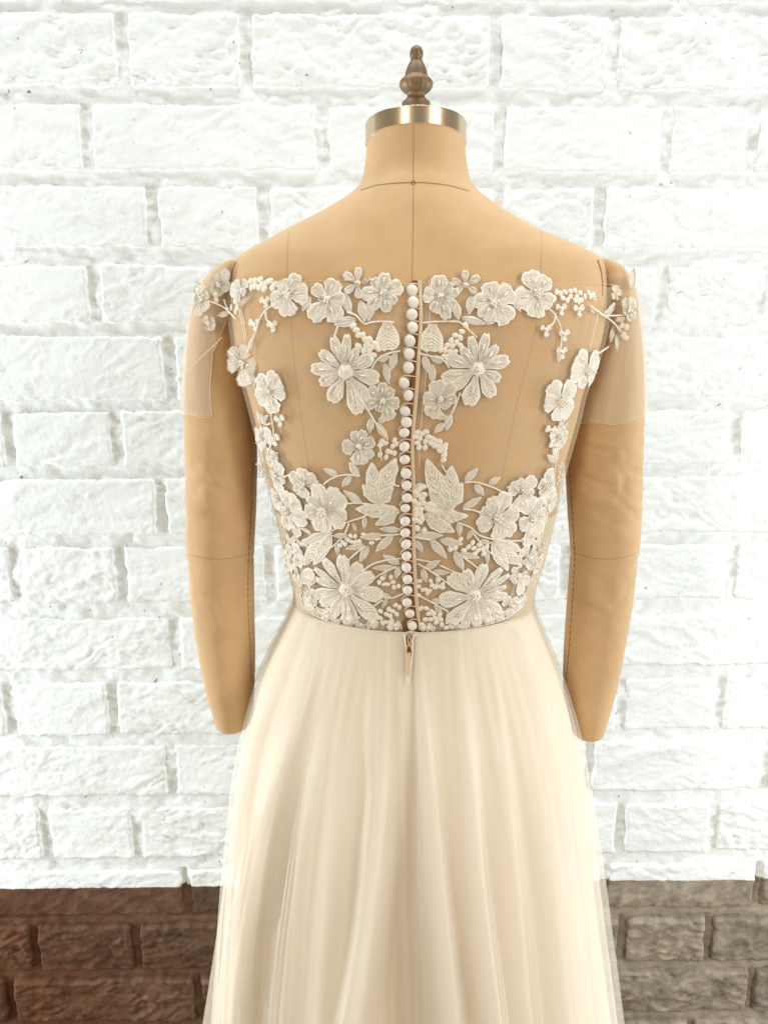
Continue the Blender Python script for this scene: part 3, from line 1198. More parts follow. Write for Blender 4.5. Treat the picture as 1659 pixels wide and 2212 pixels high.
def leaf(ch, a, b, wpx, name="lace_leaf", kind='leaf', jag=.05, beads=0, lift=.0003):
    k = (ch(1, 0)[0] - ch(0, 0)[0])
    pa, _ = hit(BV, *ch(*a))
    FORCE[0] = bridging(pa)
    pb = steady(pa, snap(pa, 0)[1], *ch(*a), *ch(*b))
    sc_ = .66 / FPX * k
    V, F, uv = blade(pa, pb, wpx * sc_ * 1.18, kind, lift, jag)
    o = mesh_obj(name, loc_f(V), F, M_LEAF, dress, True, uv)
    FORCE[0] = None if not beads else FORCE[0]
    if beads:
        parts = []
        for i in range(beads):
            q, n_ = snap(pa.lerp(pb, (i + 1) / (beads + 1)), .0024)
            parts.append(ball(q + n_ * .0006 + Vector((random.uniform(-.001, .001), 0, 0)), .0009, 7, 5))
        V, F = join(parts)
        mesh_obj("pearl_row", loc_f(V), F, M_PEARL, o)
        FORCE[0] = None
    return o


def stem(ch, pts, r=.00085):
    return cord("stem", [ch(*p) for p in pts], r, dress, .0007)


def berries(ch, pts, rpx):
    """a spray of small satin-stitched seed petals: joined pads of thread"""
    k = (ch(1, 0)[0] - ch(0, 0)[0])
    r = rpx * k * .66 / FPX
    parts = []
    for (x, y) in pts:
        p, nn = hit(BV, *ch(x, y))
        t1 = nn.cross(Vector((0, 0, 1))).normalized()
        a = random.uniform(0, 3.14)
        ax = (t1 * math.cos(a) + nn.cross(t1) * math.sin(a))
        bx = nn.cross(ax)
        M_ = Matrix((ax * 1.3, bx * 1.0, nn * .42)).transposed()
        parts.append(ball(p + nn * .0006, r, 9, 6, M_))
    V, F = join(parts)
    return mesh_obj("seed_spray", loc_f(V), F, M_LACE, dress)


# ---- upper left
flower(chart2, (745, 300), [(705, 200), (812, 160), (882, 285), (748, 440), (635, 345)], 1.0, np_=8)
flower(chart2, (1020, 325), [(930, 240), (1080, 200), (1140, 330), (1095, 470), (915, 465), (960, 320)], 1.0)
flower(chart2, (1235, 215), [(1240, 112), (1318, 185), (1305, 205), (1145, 150), (1150, 280), (1240, 318)], 1.0, 'petal', 2, beads=0)
flower(chart2, (1410, 285), [(1345, 185), (1425, 152), (1537, 230), (1500, 350), (1440, 412), (1325, 390), (1265, 290)], 1.05, np_=5)
flower(chart2, (432, 782), [(352, 680), (455, 655), (527, 800), (472, 925), (340, 785)], 1.0)
flower(chart2, (610, 975), [(540, 870), (660, 848), (717, 965), (650, 1118), (540, 1025)], 1.0)
flower(chart2, (1150, 835), [(1065, 602), (1160, 585), (1232, 675), (1332, 735), (1375, 880), (1305, 1020), (1240, 1115), (1055, 1035), (978, 910), (920, 810), (980, 700)], 1.1, 'petal', 5, r0=.2)
flower(chart2, (1410, 1040), [(1408, 915), (1475, 955), (1520, 1060), (1462, 1165), (1375, 1110), (1280, 1060), (1315, 950)], 1.05, np_=4)
flower(chart2, (150, 330), [(130, 230), (195, 290), (190, 400), (120, 440), (105, 330)], 1.0, np_=4)
flower(chart2, (270, 235), [(215, 215), (245, 160), (330, 130), (345, 240), (290, 300), (225, 290)], 1.0, np_=3, beads=0)
flower(chart2, (425, 265), [(330, 260), (380, 220), (460, 200), (450, 290), (380, 330)], 1.0, np_=0, beads=0)
leaf(chart2, (1440, 480), (1450, 690), 140, kind='broad', beads=3)
for c in ((590, 345), (640, 515), (515, 505), (690, 1175), (655, 1310)):
    flower(chart2, c, [(c[0] - 38, c[1] - 20), (c[0] + 30, c[1] - 30), (c[0] + 8, c[1] + 45)], .8, 'broad', 1, "lace_bud", 0)
flower(chart2, (200, 500), [(165, 455), (240, 470), (245, 530), (195, 555)], 1.0, np_=1, name="lace_bud", beads=0)
for a, b, wd in (((905, 310), (850, 412), 45), ((1225, 470), (1070, 505), 62), ((1140, 285), (1185, 435), 55), ((1255, 335), (1285, 485), 55), ((1330, 330), (1310, 480), 60),
                 ((500, 600), (470, 695), 36), ((512, 860), (508, 955), 34), ((410, 370), (492, 312), 36), ((1370, 750), (1465, 728), 42), ((1502, 700), (1460, 832), 46),
                 ((1425, 775), (1452, 922), 42), ((1330, 1160), (1318, 1265), 46), ((1365, 1190), (1447, 1315), 46), ((1375, 1180), (1438, 1163), 40), ((345, 425), (262, 445), 36),
                 ((465, 880), (480, 935), 40), ((560, 1130), (600, 1210), 30)):
    leaf(chart2, a, b, wd)
berries(chart2, [(1205, 515), (1225, 545), (1240, 580), (1270, 580), (1290, 610), (1240, 655), (1275, 690), (1300, 640), (1320, 610), (1330, 660), (1315, 690), (1345, 720), (1375, 675), (1350, 640), (1290, 655)], 21)
berries(chart2, [(495, 245), (520, 200), (555, 190), (570, 225), (600, 210), (625, 200), (655, 225), (640, 250), (585, 255), (545, 245), (490, 200), (520, 235)], 22)
berries(chart2, [(355, 385), (385, 415), (395, 385), (380, 345), (245, 330), (240, 300)], 19)
for pts in ([(390, 470), (340, 410), (290, 370), (205, 345)], [(300, 330), (310, 370), (335, 402)], [(660, 365), (600, 400), (550, 470), (525, 560), (490, 640), (470, 700)],
            [(595, 410), (600, 470), (640, 500)], [(1095, 520), (1070, 600)], [(1490, 492), (1400, 484), (1330, 490), (1280, 500), (1220, 440), (1160, 420)],
            [(1530, 690), (1440, 710), (1370, 750), (1330, 820)], [(620, 1080), (640, 1180), (650, 1290), (620, 1382)], [(570, 1130), (590, 1200), (635, 1195)],
            [(1260, 1030), (1330, 1140), (1360, 1190), (1440, 1300)], [(420, 400), (445, 500), (460, 600)]):
    stem(chart2, pts, .0009 if pts[0] != (420, 400) else .0004)
# ---- upper right
flower(chart3, (300, 290), [(195, 270), (290, 158), (372, 205), (415, 258), (400, 350), (345, 432), (262, 392)], 1.05, np_=5)
flower(chart3, (465, 215), [(463, 125), (550, 162), (532, 262), (400, 260), (380, 185)], 1.0, 'petal', 2, beads=0)
flower(chart3, (650, 330), [(622, 203), (768, 250), (752, 445), (575, 430), (525, 315)], 1.0)
flower(chart3, (935, 275), [(880, 130), (992, 165), (1030, 335), (920, 420), (798, 312)], 1.0, np_=8)
flower(chart3, (545, 765), [(600, 543), (500, 560), (440, 630), (345, 690), (318, 825), (385, 890), (488, 992), (640, 935), (685, 830), (737, 702), (668, 620)], 1.1, 'petal', 5, r0=.2)
flower(chart3, (300, 960), [(275, 845), (388, 868), (402, 960), (350, 1018), (230, 1072), (190, 965)], 1.05, np_=4)
flower(chart3, (1260, 770), [(1200, 675), (1325, 668), (1340, 795), (1218, 885), (1158, 790)], 1.0)
flower(chart3, (1085, 980), [(1025, 865), (1170, 865), (1150, 1045), (1058, 1098), (985, 985)], 1.0)
flower(chart3, (1528, 380), [(1495, 312), (1560, 305), (1570, 420), (1530, 450), (1490, 390)], 1.0, np_=4)
flower(chart3, (1445, 285), [(1410, 290), (1435, 215), (1475, 250), (1450, 315)], 1.0, np_=0, name="lace_bud", beads=0)
leaf(chart3, (250, 468), (238, 655), 135, kind='broad', beads=3)
for c in ((990, 510), (1110, 540), (1095, 655), (1090, 372), (1205, 378), (1025, 1170), (1105, 1150), (1050, 1270)):
    flower(chart3, c, [(c[0] - 34, c[1] - 22), (c[0] + 30, c[1] - 26), (c[0] + 4, c[1] + 44)], .8, 'broad', 1, "lace_bud", 0)
for a, b, wd in (((440, 428), (600, 468), 44), ((590, 465), (690, 420), 40), ((190, 675), (228, 795), 44), ((245, 730), (250, 865), 42), ((325, 712), (232, 690), 42), ((262, 1070), (350, 1082), 40),
                 ((368, 1060), (338, 1170), 44), ((785, 300), (825, 390), 42), ((1380, 412), (1437, 335), 36), ((1428, 485), (1405, 590), 36), ((1445, 540), (1452, 655), 32), ((400, 330), (420, 440), 50),
                 ((505, 285), (488, 405), 52), ((1450, 480), (1490, 530), 40), ((1290, 275), (1325, 315), 30), ((1280, 350), (1310, 400), 30), ((1190, 850), (1180, 935), 34), ((1215, 840), (1218, 895), 30),
                 ((1090, 630), (1072, 720), 40), ((1540, 250), (1556, 95), 46), ((330, 1120), (255, 1185), 42)):
    leaf(chart3, a, b, wd)
berries(chart3, [(1060, 260), (1085, 270), (1115, 260), (1100, 300), (1130, 315), (1150, 290), (1180, 250), (1190, 290), (1215, 265), (1220, 310), (1245, 290), (1270, 265), (1280, 290), (1180, 315), (1205, 320), (1300, 275), (1150, 255), (1045, 300)], 17)
berries(chart3, [(465, 480), (440, 520), (395, 545), (430, 560), (370, 580), (405, 590), (345, 610), (380, 615), (330, 640), (360, 650), (395, 650), (300, 640), (430, 610), (325, 680)], 18)
berries(chart3, [(150, 1180), (180, 1190), (205, 1175), (135, 1210), (165, 1220), (220, 1210), (245, 1220), (200, 1240), (150, 1250), (235, 1250), (270, 1235), (265, 1270), (295, 1240), (160, 1280), (200, 1280), (300, 1275), (325, 1280)], 19)
berries(chart3, [(1465, 440), (1490, 440), (1490, 480), (1520, 490), (1500, 540), (1515, 560)], 18)
for pts in ([(180, 465), (270, 455), (400, 455), (440, 470), (540, 560)], [(980, 350), (1040, 400), (1080, 480), (1090, 560), (1075, 690)], [(1050, 400), (1040, 460), (990, 500)],
            [(1270, 350), (1340, 400), (1430, 450), (1480, 520)], [(1340, 410), (1420, 420), (1500, 410)], [(1370, 400), (1440, 330)], [(1405, 615), (1350, 650), (1310, 670)],
            [(150, 660), (230, 680), (310, 700), (360, 760)], [(430, 920), (380, 1040), (330, 1120), (260, 1180)], [(1080, 1090), (1080, 1170), (1060, 1250)], [(440, 930), (460, 1000)]):
    stem(chart3, pts)
# ---- lower left
flower(chart4, (1065, 120), [(1020, -25), (1115, -35), (1215, 65), (1198, 225), (1075, 295), (910, 128)], 1.0, np_=2)
flower(chart4, (505, 500), [(385, 405), (500, 345), (640, 450), (440, 580), (520, 630)], 1.0, np_=6, pr=.0013)
flower(chart4, (705, 765), [(650, 505), (885, 590), (925, 870), (685, 965), (545, 780), (560, 640)], 1.05, np_=10, pr=.0016)
flower(chart4, (345, 770), [(330, 565), (445, 640), (540, 850), (470, 1010), (340, 930), (280, 740)], 1.05, np_=10, pr=.0012)
flower(chart4, (240, 420), [(265, 285), (325, 440), (275, 565), (190, 400)], 1.0, np_=7)
flower(chart4, (935, 1560), [(725, 1258), (900, 1222), (1070, 1298), (1195, 1400), (1285, 1605), (1225, 1835), (1025, 1875), (935, 1885), (805, 1805), (700, 1690), (645, 1590), (655, 1455), (640, 1350)], 1.15, 'petal', 7, pr=.0013, r0=.18)
flower(chart4, (1420, 1910), [(1370, 1860), (1475, 1885), (1450, 1955), (1355, 1945)], 1.0, np_=0, beads=0)
flower(chart4, (1200, 1915), [(1150, 1885), (1240, 1890), (1215, 1940)], 1.0, np_=0, beads=0)
flower(chart4, (590, 1645), [(555, 1565), (645, 1580), (645, 1705), (560, 1735)], 1.0, np_=3, beads=0)
flower(chart4, (470, 1430), [(430, 1330), (610, 1380), (490, 1525), (600, 1480), (400, 1440)], .9, 'petal', 0, beads=0)
flower(chart4, (400, 1210), [(350, 1110), (470, 1150), (470, 1290), (370, 1310)], 1.0, np_=5)
flower(chart4, (200, 240), [(170, 150), (240, 200), (230, 300), (160, 290)], 1.0, np_=2)
leaf(chart4, (1245, 695), (1190, 280), 165, kind='leaf', jag=.14, beads=3)
leaf(chart4, (1235, 660), (1440, 235), 175, kind='leaf', jag=.14, beads=4, lift=.0008)
leaf(chart4, (1240, 690), (1405, 530), 130, kind='leaf', jag=.14, lift=.0012)
leaf(chart4, (1260, 690), (1100, 500), 110, kind='leaf', jag=.14, lift=.0012)
leaf(chart4, (1475, 770), (1030, 745), 150, kind='leaf', jag=.14, beads=6)
leaf(chart4, (1440, 800), (1230, 905), 110, kind='leaf', jag=.14, beads=0, lift=.0008)
leaf(chart4, (795, 975), (500, 1300), 150, kind='leaf', jag=.14, beads=5)
leaf(chart4, (790, 1000), (615, 1310), 130, kind='leaf', jag=.14, lift=.0009)
leaf(chart4, (720, 990), (500, 1100), 90, kind='leaf', jag=.14, lift=.0009)
for a, b, wd in (((860, 410), (712, 345), 62), ((1062, 430), (970, 275), 75), ((990, 420), (895, 525), 62), ((1095, 690), (910, 562), 75), ((1125, 825), (1120, 950), 48), ((1000, 885), (1042, 975), 38),
                 ((955, 1010), (800, 1018), 52), ((850, 1080), (850, 1205), 52), ((1125, 1105), (930, 1148), 60), ((1160, 1115), (1075, 1280), 72), ((1405, 1010), (1235, 1172), 85), ((1480, 960), (1270, 945), 62),
                 ((1300, 1010), (1075, 1032), 72), ((1470, 1300), (1305, 1205), 72), ((1425, 1330), (1195, 1340), 62), ((1475, 1320), (1430, 1445), 62), ((1280, 1600), (1390, 1640), 55), ((1345, 1640), (1298, 1745), 42),
                 ((1330, 1380), (1300, 1475), 38), ((775, 1735), (748, 1845), 60), ((930, 1000), (945, 1080), 40), ((730, 1790), (640, 1730), 40), ((590, 1000), (500, 930), 40), ((330, 1000), (300, 1100), 60),
                 ((1480, 1900), (1500, 1960), 40), ((130, 40), (100, 180), 50)):
    leaf(chart4, a, b, wd)
berries(chart4, [(985, 1015), (1030, 1020), (965, 1060), (1000, 1075), (1035, 1075), (905, 1080), (880, 1110), (930, 1100), (1075, 1070), (1115, 1000), (1195, 1085)], 24)
berries(chart4, [(1270, 1480), (1320, 1500), (1300, 1440), (1350, 1500), (1385, 1430), (1405, 1480), (1415, 1530), (1460, 1520)], 25)
berries(chart4, [(1280, 1770), (1255, 1830), (1300, 1890), (1340, 1800), (1380, 1820), (1365, 1750), (1400, 1770), (1430, 1710), (1440, 1800), (1470, 1730), (1280, 1840), (1330, 1880)], 27)
berries(chart4, [(1275, 110), (1275, 200), (1330, 90), (1350, 170), (1335, 230), (1380, 180), (1420, 190), (1400, 120), (1300, 70), (1420, 60), (1445, 100)], 26)
for pts in ([(715, 500), (800, 440), (920, 405), (1080, 415)], [(320, 430), (400, 390)], [(925, 695), (1050, 685), (1190, 700)], [(800, 965), (950, 880), (1100, 830), (1150, 800)], [(970, 890), (930, 990)],
            [(720, 1175), (820, 1110), (890, 1040)], [(970, 1250), (1050, 1180), (1130, 1120)], [(1100, 1370), (1200, 1300), (1330, 1260), (1490, 1240)], [(1190, 1470), (1280, 1400), (1440, 1325)],
            [(1280, 1600), (1380, 1640), (1510, 1590)], [(1210, 1720), (1300, 1660)], [(1360, 490), (1470, 520)], [(1290, 1010), (1490, 1000)], [(490, 940), (590, 1000)], [(1230, 1060), (1290, 1040)],
            [(160, 210), (190, 100), (240, 40)], [(640, 1740), (700, 1790), (740, 1790)], [(1270, 60), (1280, 150), (1290, 260)]):
    stem(chart4, pts)
# ---- lower right
flower(chart5, (1245, 520), [(1125, 480), (1200, 415), (1345, 400), (1320, 560), (1205, 700)], 1.0, np_=6)
flower(chart5, (1010, 760), [(950, 580), (1090, 535), (1195, 720), (1150, 895), (1040, 945), (835, 840), (865, 690)], 1.1, np_=10, pr=.0013)
flower(chart5, (1330, 760), [(1290, 600), (1410, 580), (1440, 720), (1390, 905), (1290, 1005), (1210, 840)], 1.05, np_=9)
flower(chart5, (1450, 480), [(1490, 315), (1395, 440), (1400, 560), (1500, 590), (1525, 420)], 1.0, np_=6)
flower(chart5, (800, 1480), [(585, 1290), (720, 1245), (885, 1195), (1035, 1235), (1100, 1290), (1072, 1390), (1080, 1475), (1022, 1615), (930, 1695), (820, 1755), (705, 1765), (565, 1725), (495, 1510)], 1.15, 'petal', 7, pr=.0013, r0=.18)
flower(chart5, (1205, 1290), [(1120, 1310), (1222, 1455), (1270, 1260), (1145, 1225), (1290, 1340)], .9, 'petal', 0, beads=0)
flower(chart5, (1130, 1560), [(1075, 1505), (1185, 1495), (1195, 1585), (1110, 1635)], 1.0, np_=3, beads=0)
flower(chart5, (380, 1775), [(320, 1760), (400, 1730), (440, 1780), (370, 1805)], 1.0, np_=0, beads=0)
flower(chart5, (1290, 1120), [(1240, 1040), (1350, 1060), (1330, 1200), (1250, 1190)], 1.0, np_=4)
leaf(chart5, (545, 690), (365, 225), 175, kind='leaf', jag=.14, beads=2)
leaf(chart5, (560, 680), (595, 285), 165, kind='leaf', jag=.14, beads=2, lift=.0009)
leaf(chart5, (550, 690), (690, 440), 140, kind='leaf', jag=.14, beads=3, lift=.0013)
leaf(chart5, (540, 690), (385, 490), 110, kind='leaf', jag=.14, lift=.0013)
leaf(chart5, (325, 745), (745, 745), 140, kind='leaf', jag=.14, beads=5)
leaf(chart5, (350, 760), (620, 890), 130, kind='leaf', jag=.14, beads=0, lift=.0008)
leaf(chart5, (955, 975), (1225, 1190), 150, kind='leaf', jag=.14, beads=4)
leaf(chart5, (965, 980), (1105, 1245), 125, kind='leaf', jag=.14, lift=.0009)
leaf(chart5, (970, 975), (1225, 1060), 110, kind='leaf', jag=.14, lift=.0009)
for a, b, wd in (((712, 430), (830, 310), 66), ((925, 450), (1040, 395), 56), ((800, 455), (885, 555), 62), ((690, 680), (865, 575), 66), ((660, 805), (663, 930), 52), ((782, 875), (733, 965), 46),
                 ((260, 925), (515, 925), 72), ((400, 960), (548, 1135), 78), ((268, 970), (328, 1082), 52), ((485, 965), (695, 1005), 76), ((620, 1065), (700, 1245), 74), ((655, 1088), (845, 1128), 56),
                 ((912, 1050), (920, 1185), 42), ((850, 968), (955, 1000), 42), ((350, 1230), (488, 1152), 62), ((415, 1258), (580, 1265), 52), ((325, 1225), (362, 1355), 58), ((468, 1285), (460, 1385), 42),
                 ((405, 1530), (505, 1520), 58), ((435, 1555), (505, 1645), 48), ((958, 1655), (967, 1745), 52), ((1540, 40), (1520, 235), 55), ((1590, 50), (1558, 155), 50), ((250, 490), (360, 465), 60),
                 ((960, 1670), (1060, 1640), 40), ((560, 1625), (600, 1740), 70), ((1230, 1480), (1190, 1540), 40), ((1360, 1000), (1330, 1090), 50)):
    leaf(chart5, a, b, wd)
berries(chart5, [(300, 500), (330, 480), (290, 560), (320, 590), (340, 550), (270, 530), (290, 640), (330, 630), (270, 690), (300, 730), (260, 780), (300, 800), (280, 860), (340, 880), (310, 690), (250, 610), (265, 735), (320, 770)], 30)
berries(chart5, [(390, 640), (425, 655), (405, 690), (370, 675)], 34)
berries(chart5, [(575, 1050), (620, 1040), (700, 1060), (740, 1030), (780, 990), (790, 1040), (830, 1060), (870, 1050), (880, 1090), (800, 1090), (910, 1030), (670, 960), (840, 1010)], 26)
berries(chart5, [(300, 1340), (290, 1390), (330, 1420), (360, 1420), (400, 1340), (410, 1380), (370, 1450), (390, 1430), (440, 1390), (480, 1390), (510, 1370), (470, 1330), (440, 1400), (290, 1470), (510, 1400)], 23)
berries(chart5, [(310, 1590), (360, 1590), (380, 1640), (410, 1620), (430, 1640), (350, 1690), (400, 1690), (440, 1680), (480, 1650), (450, 1720), (320, 1740), (490, 1690), (500, 1740), (540, 1770), (330, 1780)], 26)
berries(chart5, [(465, 110), (500, 130), (525, 165), (515, 235), (520, 195), (480, 150), (440, 90), (530, 100)], 26)
for pts in ([(700, 440), (800, 435), (930, 470), (1060, 530)], [(690, 685), (780, 690), (850, 715)], [(640, 805), (760, 850), (860, 930), (1060, 970), (1220, 970)], [(770, 880), (860, 1000), (940, 1080), (1060, 1160)],
            [(250, 940), (400, 965)], [(680, 1110), (760, 1170), (820, 1215)], [(265, 1140), (400, 1165)], [(280, 1180), (400, 1250), (500, 1320), (570, 1370)], [(480, 1195), (600, 1250), (680, 1285)],
            [(290, 1470), (400, 1530), (560, 1620)], [(1090, 490), (1120, 470)], [(500, 280), (545, 350)]):
    stem(chart5, pts)


# ---- lace that runs down the two side edges of the bodice
def plain(x, y): return x, y


for edge_, sg in (([(562, 905), (570, 945), (580, 985), (591, 1030), (602, 1075), (613, 1120), (623, 1165), (633, 1210), (644, 1255), (660, 1296)], 1),
                  ([(1218, 900), (1209, 945), (1201, 990), (1192, 1035), (1184, 1080), (1176, 1125), (1165, 1170), (1155, 1215), (1144, 1258), (1126, 1300)], -1)):
    for i, (x, y) in enumerate(edge_):
        jx = random.uniform(-3, 3)
        if i % 3 == 1:
            flower(plain, (x + jx, y), [(x + jx - 15, y - 9), (x + jx + 2, y - 20), (x + jx + 16, y - 4), (x + jx + 7, y + 17), (x + jx - 11, y + 14)], 1.0, np_=4, beads=1)
        else:
            leaf(plain, (x + jx + sg * 4, y + 12), (x + jx - sg * 4, y - 20), 15)
            leaf(plain, (x + jx + sg * 2, y + 8), (x + jx + sg * 20, y - 8), 12)
    cord("stem", edge_, .0007, dress, .0006)

# ---- sprigs that close the lace along the waist seam
for sg, pts in ((1, [(652, 1302), (664, 1315), (680, 1327), (700, 1338), (722, 1346), (748, 1352), (775, 1357), (800, 1360)]), (-1, [(1132, 1304), (1120, 1316), (1103, 1328), (1082, 1339), (1060, 1347), (1034, 1353), (1008, 1357), (984, 1360)])):
    cord("stem", pts, .0006, dress, .0005)
    for i, (x, y) in enumerate(pts):
        leaf(plain, (x, y), (x - sg * 4, y - 19), 12)
        leaf(plain, (x + sg * 3, y), (x + sg * 17, y - 9), 10)
        if i % 2:
            flower(plain, (x + sg * 8, y - 16), [(x + sg * 8 - 10, y - 20), (x + sg * 8 + 2, y - 28), (x + sg * 8 + 11, y - 14), (x + sg * 8 - 3, y - 5)], 1.0, np_=2, name="lace_bud", beads=0)
    berries(plain, [(x + random.uniform(-9, 9), y - random.uniform(3, 24)) for x, y in pts for _ in range(2)], 3.6)
for sg, pts in ((1, [(640, 1140), (650, 1180), (660, 1220), (672, 1262), (628, 1090)]), (-1, [(1148, 1140), (1140, 1180), (1130, 1220), (1116, 1262), (1160, 1090)])):
    for x, y in pts:
        leaf(plain, (x, y), (x + sg * 14, y - 18), 12)
        leaf(plain, (x, y), (x - sg * 10, y - 18), 12)
    berries(plain, [(x + random.uniform(-16, 16), y + random.uniform(-18, 12)) for x, y in pts for _ in range(4)], 3.8)

# ---- fringe of beads at both sides of the bodice
def fringe(pts):
    parts = []
    for x, y in pts:
        p, nn = hit(BV, x, y)
        out = Vector((1 if x > 893 else -1, 0, 0))
        for k in range(5):
            parts.append(ball(p + out * random.uniform(.0005, .0055) + Vector((0, random.uniform(-.004, .004), random.uniform(-.005, .005))), random.uniform(.0008, .0013), 7, 5))
    V, F = join(parts)
    return mesh_obj("bead_fringe", loc_f(V), F, M_PEARL, dress)


fringe([chart4(*q) for q in ((110, 300), (125, 350), (130, 400), (150, 440))])
fringe([chart4(*q) for q in ((305, 960), (310, 1010), (318, 1060), (325, 1110), (335, 1160), (345, 1220), (355, 1290), (370, 1340), (385, 1390), (415, 1500))])
fringe([chart5(*q) for q in ((1562, 285), (1555, 340), (1555, 385), (1540, 430))])
fringe([chart5(*q) for q in ((1420, 1000), (1412, 1040), (1385, 1085), (1370, 1140), (1350, 1200), (1335, 1260), (1322, 1310), (1305, 1380))])

# ------------------------------------------------------------------ buttons, loops and placket
BTN = [chart2(*q) for q in ((1615, 268), (1620, 352), (1617, 437), (1617, 527), (1602, 617), (1590, 707), (1593, 805), (1563, 908), (1583, 997), (1570, 1100), (1575, 1180), (1557, 1250), (1558, 1350))]
BTN += [chart4(*q) for q in ((1520, 235), (1540, 380), (1540, 500), (1545, 620), (1525, 720), (1525, 855), (1525, 970), (1530, 1085), (1535, 1205), (1545, 1325), (1550, 1440), (1550, 1545), (1545, 1670), (1575, 1780), (1600, 1910))]
# strip of folded net the loops are sewn to, and a dark strip for the shade in the gap under the buttons
EDGE = [(b[0] + 15.5 + (3 if i < 4 else 0), b[1]) for i, b in enumerate(BTN)]
EDGE = [(904, 606), (906, 640), (907, 700), (903, 760), (899, 830), (893, 900), (889, 960), (890, 1010), (892, 1060), (892, 1120), (892, 1180), (895, 1250), (898, 1300), (903, 1345), (905, 1360)]


def strip(pts, half, lift, mat, name, parent, n=70):
    V = []
    for x, y in smooth_line(pts, n):
        for s in (-1, -.6, 0, .6, 1):
            p, nn = hit(BV, x + s * half, y)
            V.append(p + nn * (lift + .0006 * (1 - s * s)))
    return mesh_obj(name, loc_f(V), grid_faces(5, n), mat, parent)


placket = strip([(x + 2, y) for x, y in EDGE], 4.0, .0006, M_PLACKET, "placket", dress)
strip([(x - 8, y) for x, y in EDGE], 5.0, .0002, M_OPENING_SHADE, "button_gap_shade", placket)
cord("placket_seam", [(EDGE[i][0] + 22 - i * .8, EDGE[i][1]) for i in range(0, 8)], .0003, placket, .0004, M_EDGE)
bv, bfc, first = None, None, None
rb = 12.0 * .66 / FPX
prof = [(.30, 0.0), (.80, .02), (.97, .16), (1.0, .30), (.96, .44), (.82, .60), (.6, .72), (.32, .79), (.1, .81)]
BVv = []
for r, h in prof:
    for k in range(20):
        a = 2 * math.pi * k / 20
        BVv.append((r * rb * math.cos(a), r * rb * math.sin(a), h * rb))
BF = grid_faces(20, len(prof), True) + [tuple(range((len(prof) - 1) * 20, len(prof) * 20))]
btn0 = None
for i, (x, y) in enumerate(BTN):
    p, nn = hit(BV, x, y)
    if i in (7, 9, 11, 17, 13):
        nn = (nn + Vector((-.28 if i in (7, 9) else .05, 0, -.45 if i != 7 else -.25))).normalized()
    else:
        nn = (nn + Vector((random.uniform(-.28, .22), 0, random.uniform(-.32, .10)))).normalized()
    if btn0 is None:
        btn0 = mesh_obj("button", BVv, BF, M_BUTTON, dress)
        o = btn0
    else:
        o = btn0.copy()
        COL.objects.link(o)
        o.parent = dress
    q = nn.to_track_quat('Z', 'Y')
    o.rotation_mode = 'QUATERNION'
    o.rotation_quaternion = q
    k = 1.0 - .02 * (i > 14) + random.uniform(-.03, .03)
    o.scale = (k * .98, k * 1.03, k)
    pp = p + nn * .0014
    o.location = (pp.x - FORMX, pp.y, pp.z)
for i, (x, y) in enumerate(BTN):
    ex = np.interp(y, [e[1] for e in EDGE], [e[0] for e in EDGE])
    pts = [(ex - 2, y - 12), (x + 2, y - 14.5), (x - 9, y - 9), (x - 12, y - 1)]
    cord("button_loop", pts, .00055, dress, .0016, M_LOOP, n=9)

# ------------------------------------------------------------------ skirt
SK = [(1290, 641, 1142), (1330, 624, 1157), (1370, 604, 1172), (1450, 567, 1204), (1550, 537, 1236), (1650, 515, 1258), (1750, 503, 1276), (1850, 493, 1290),
      (1950, 486, 1302), (2050, 480, 1315), (2130, 474, 1325), (2212, 467, 1335)]
sk = []
for y, l, r in SK:
    L, R_ = at_depth(l, y), at_depth(r, y)
    sk.append((L.z, (L.x + R_.x) / 2, (R_.x - L.x) / 2))
zlast, clast, alast = sk[-1]
sk.append((zlast * .5, clast, alast + zlast * .5 * .24))
sk.append((.006, clast, alast + zlast * .26))
sk = np.array(sk)
zs = -sk[:, 0]


def sk_prof(z):
    T = catmull(zs, sk[:, 1:], np.array([-z]))[0]
    t = (ZW - z) / (ZW - .006)
    b = -YWB + .004 + .055 * (1 - math.exp(-t * 9)) + .17 * t
    return T[0], T[1], b, t


def sk_point(z, th, off=0.0):
    cx, a, b, t = sk_prof(z)
    return Vector((cx + (a + off) * math.sin(th), -(b + off) * math.cos(th), z))


SV = [sk_point(ZW - (ZW - .006) * j / 60, -math.pi + 2 * math.pi * i / 72) for j in range(61) for i in range(72)]
BV_SK = BVHTree.FromPolygons(SV, grid_faces(72, 61, True))


def sk_angle(x, y):
    p, _ = hit(BV_SK, x, y)
    cx, a, b, t = sk_prof(min(p.z, ZW))
    return t, math.atan2((p.x - cx) / a, -p.y / b)


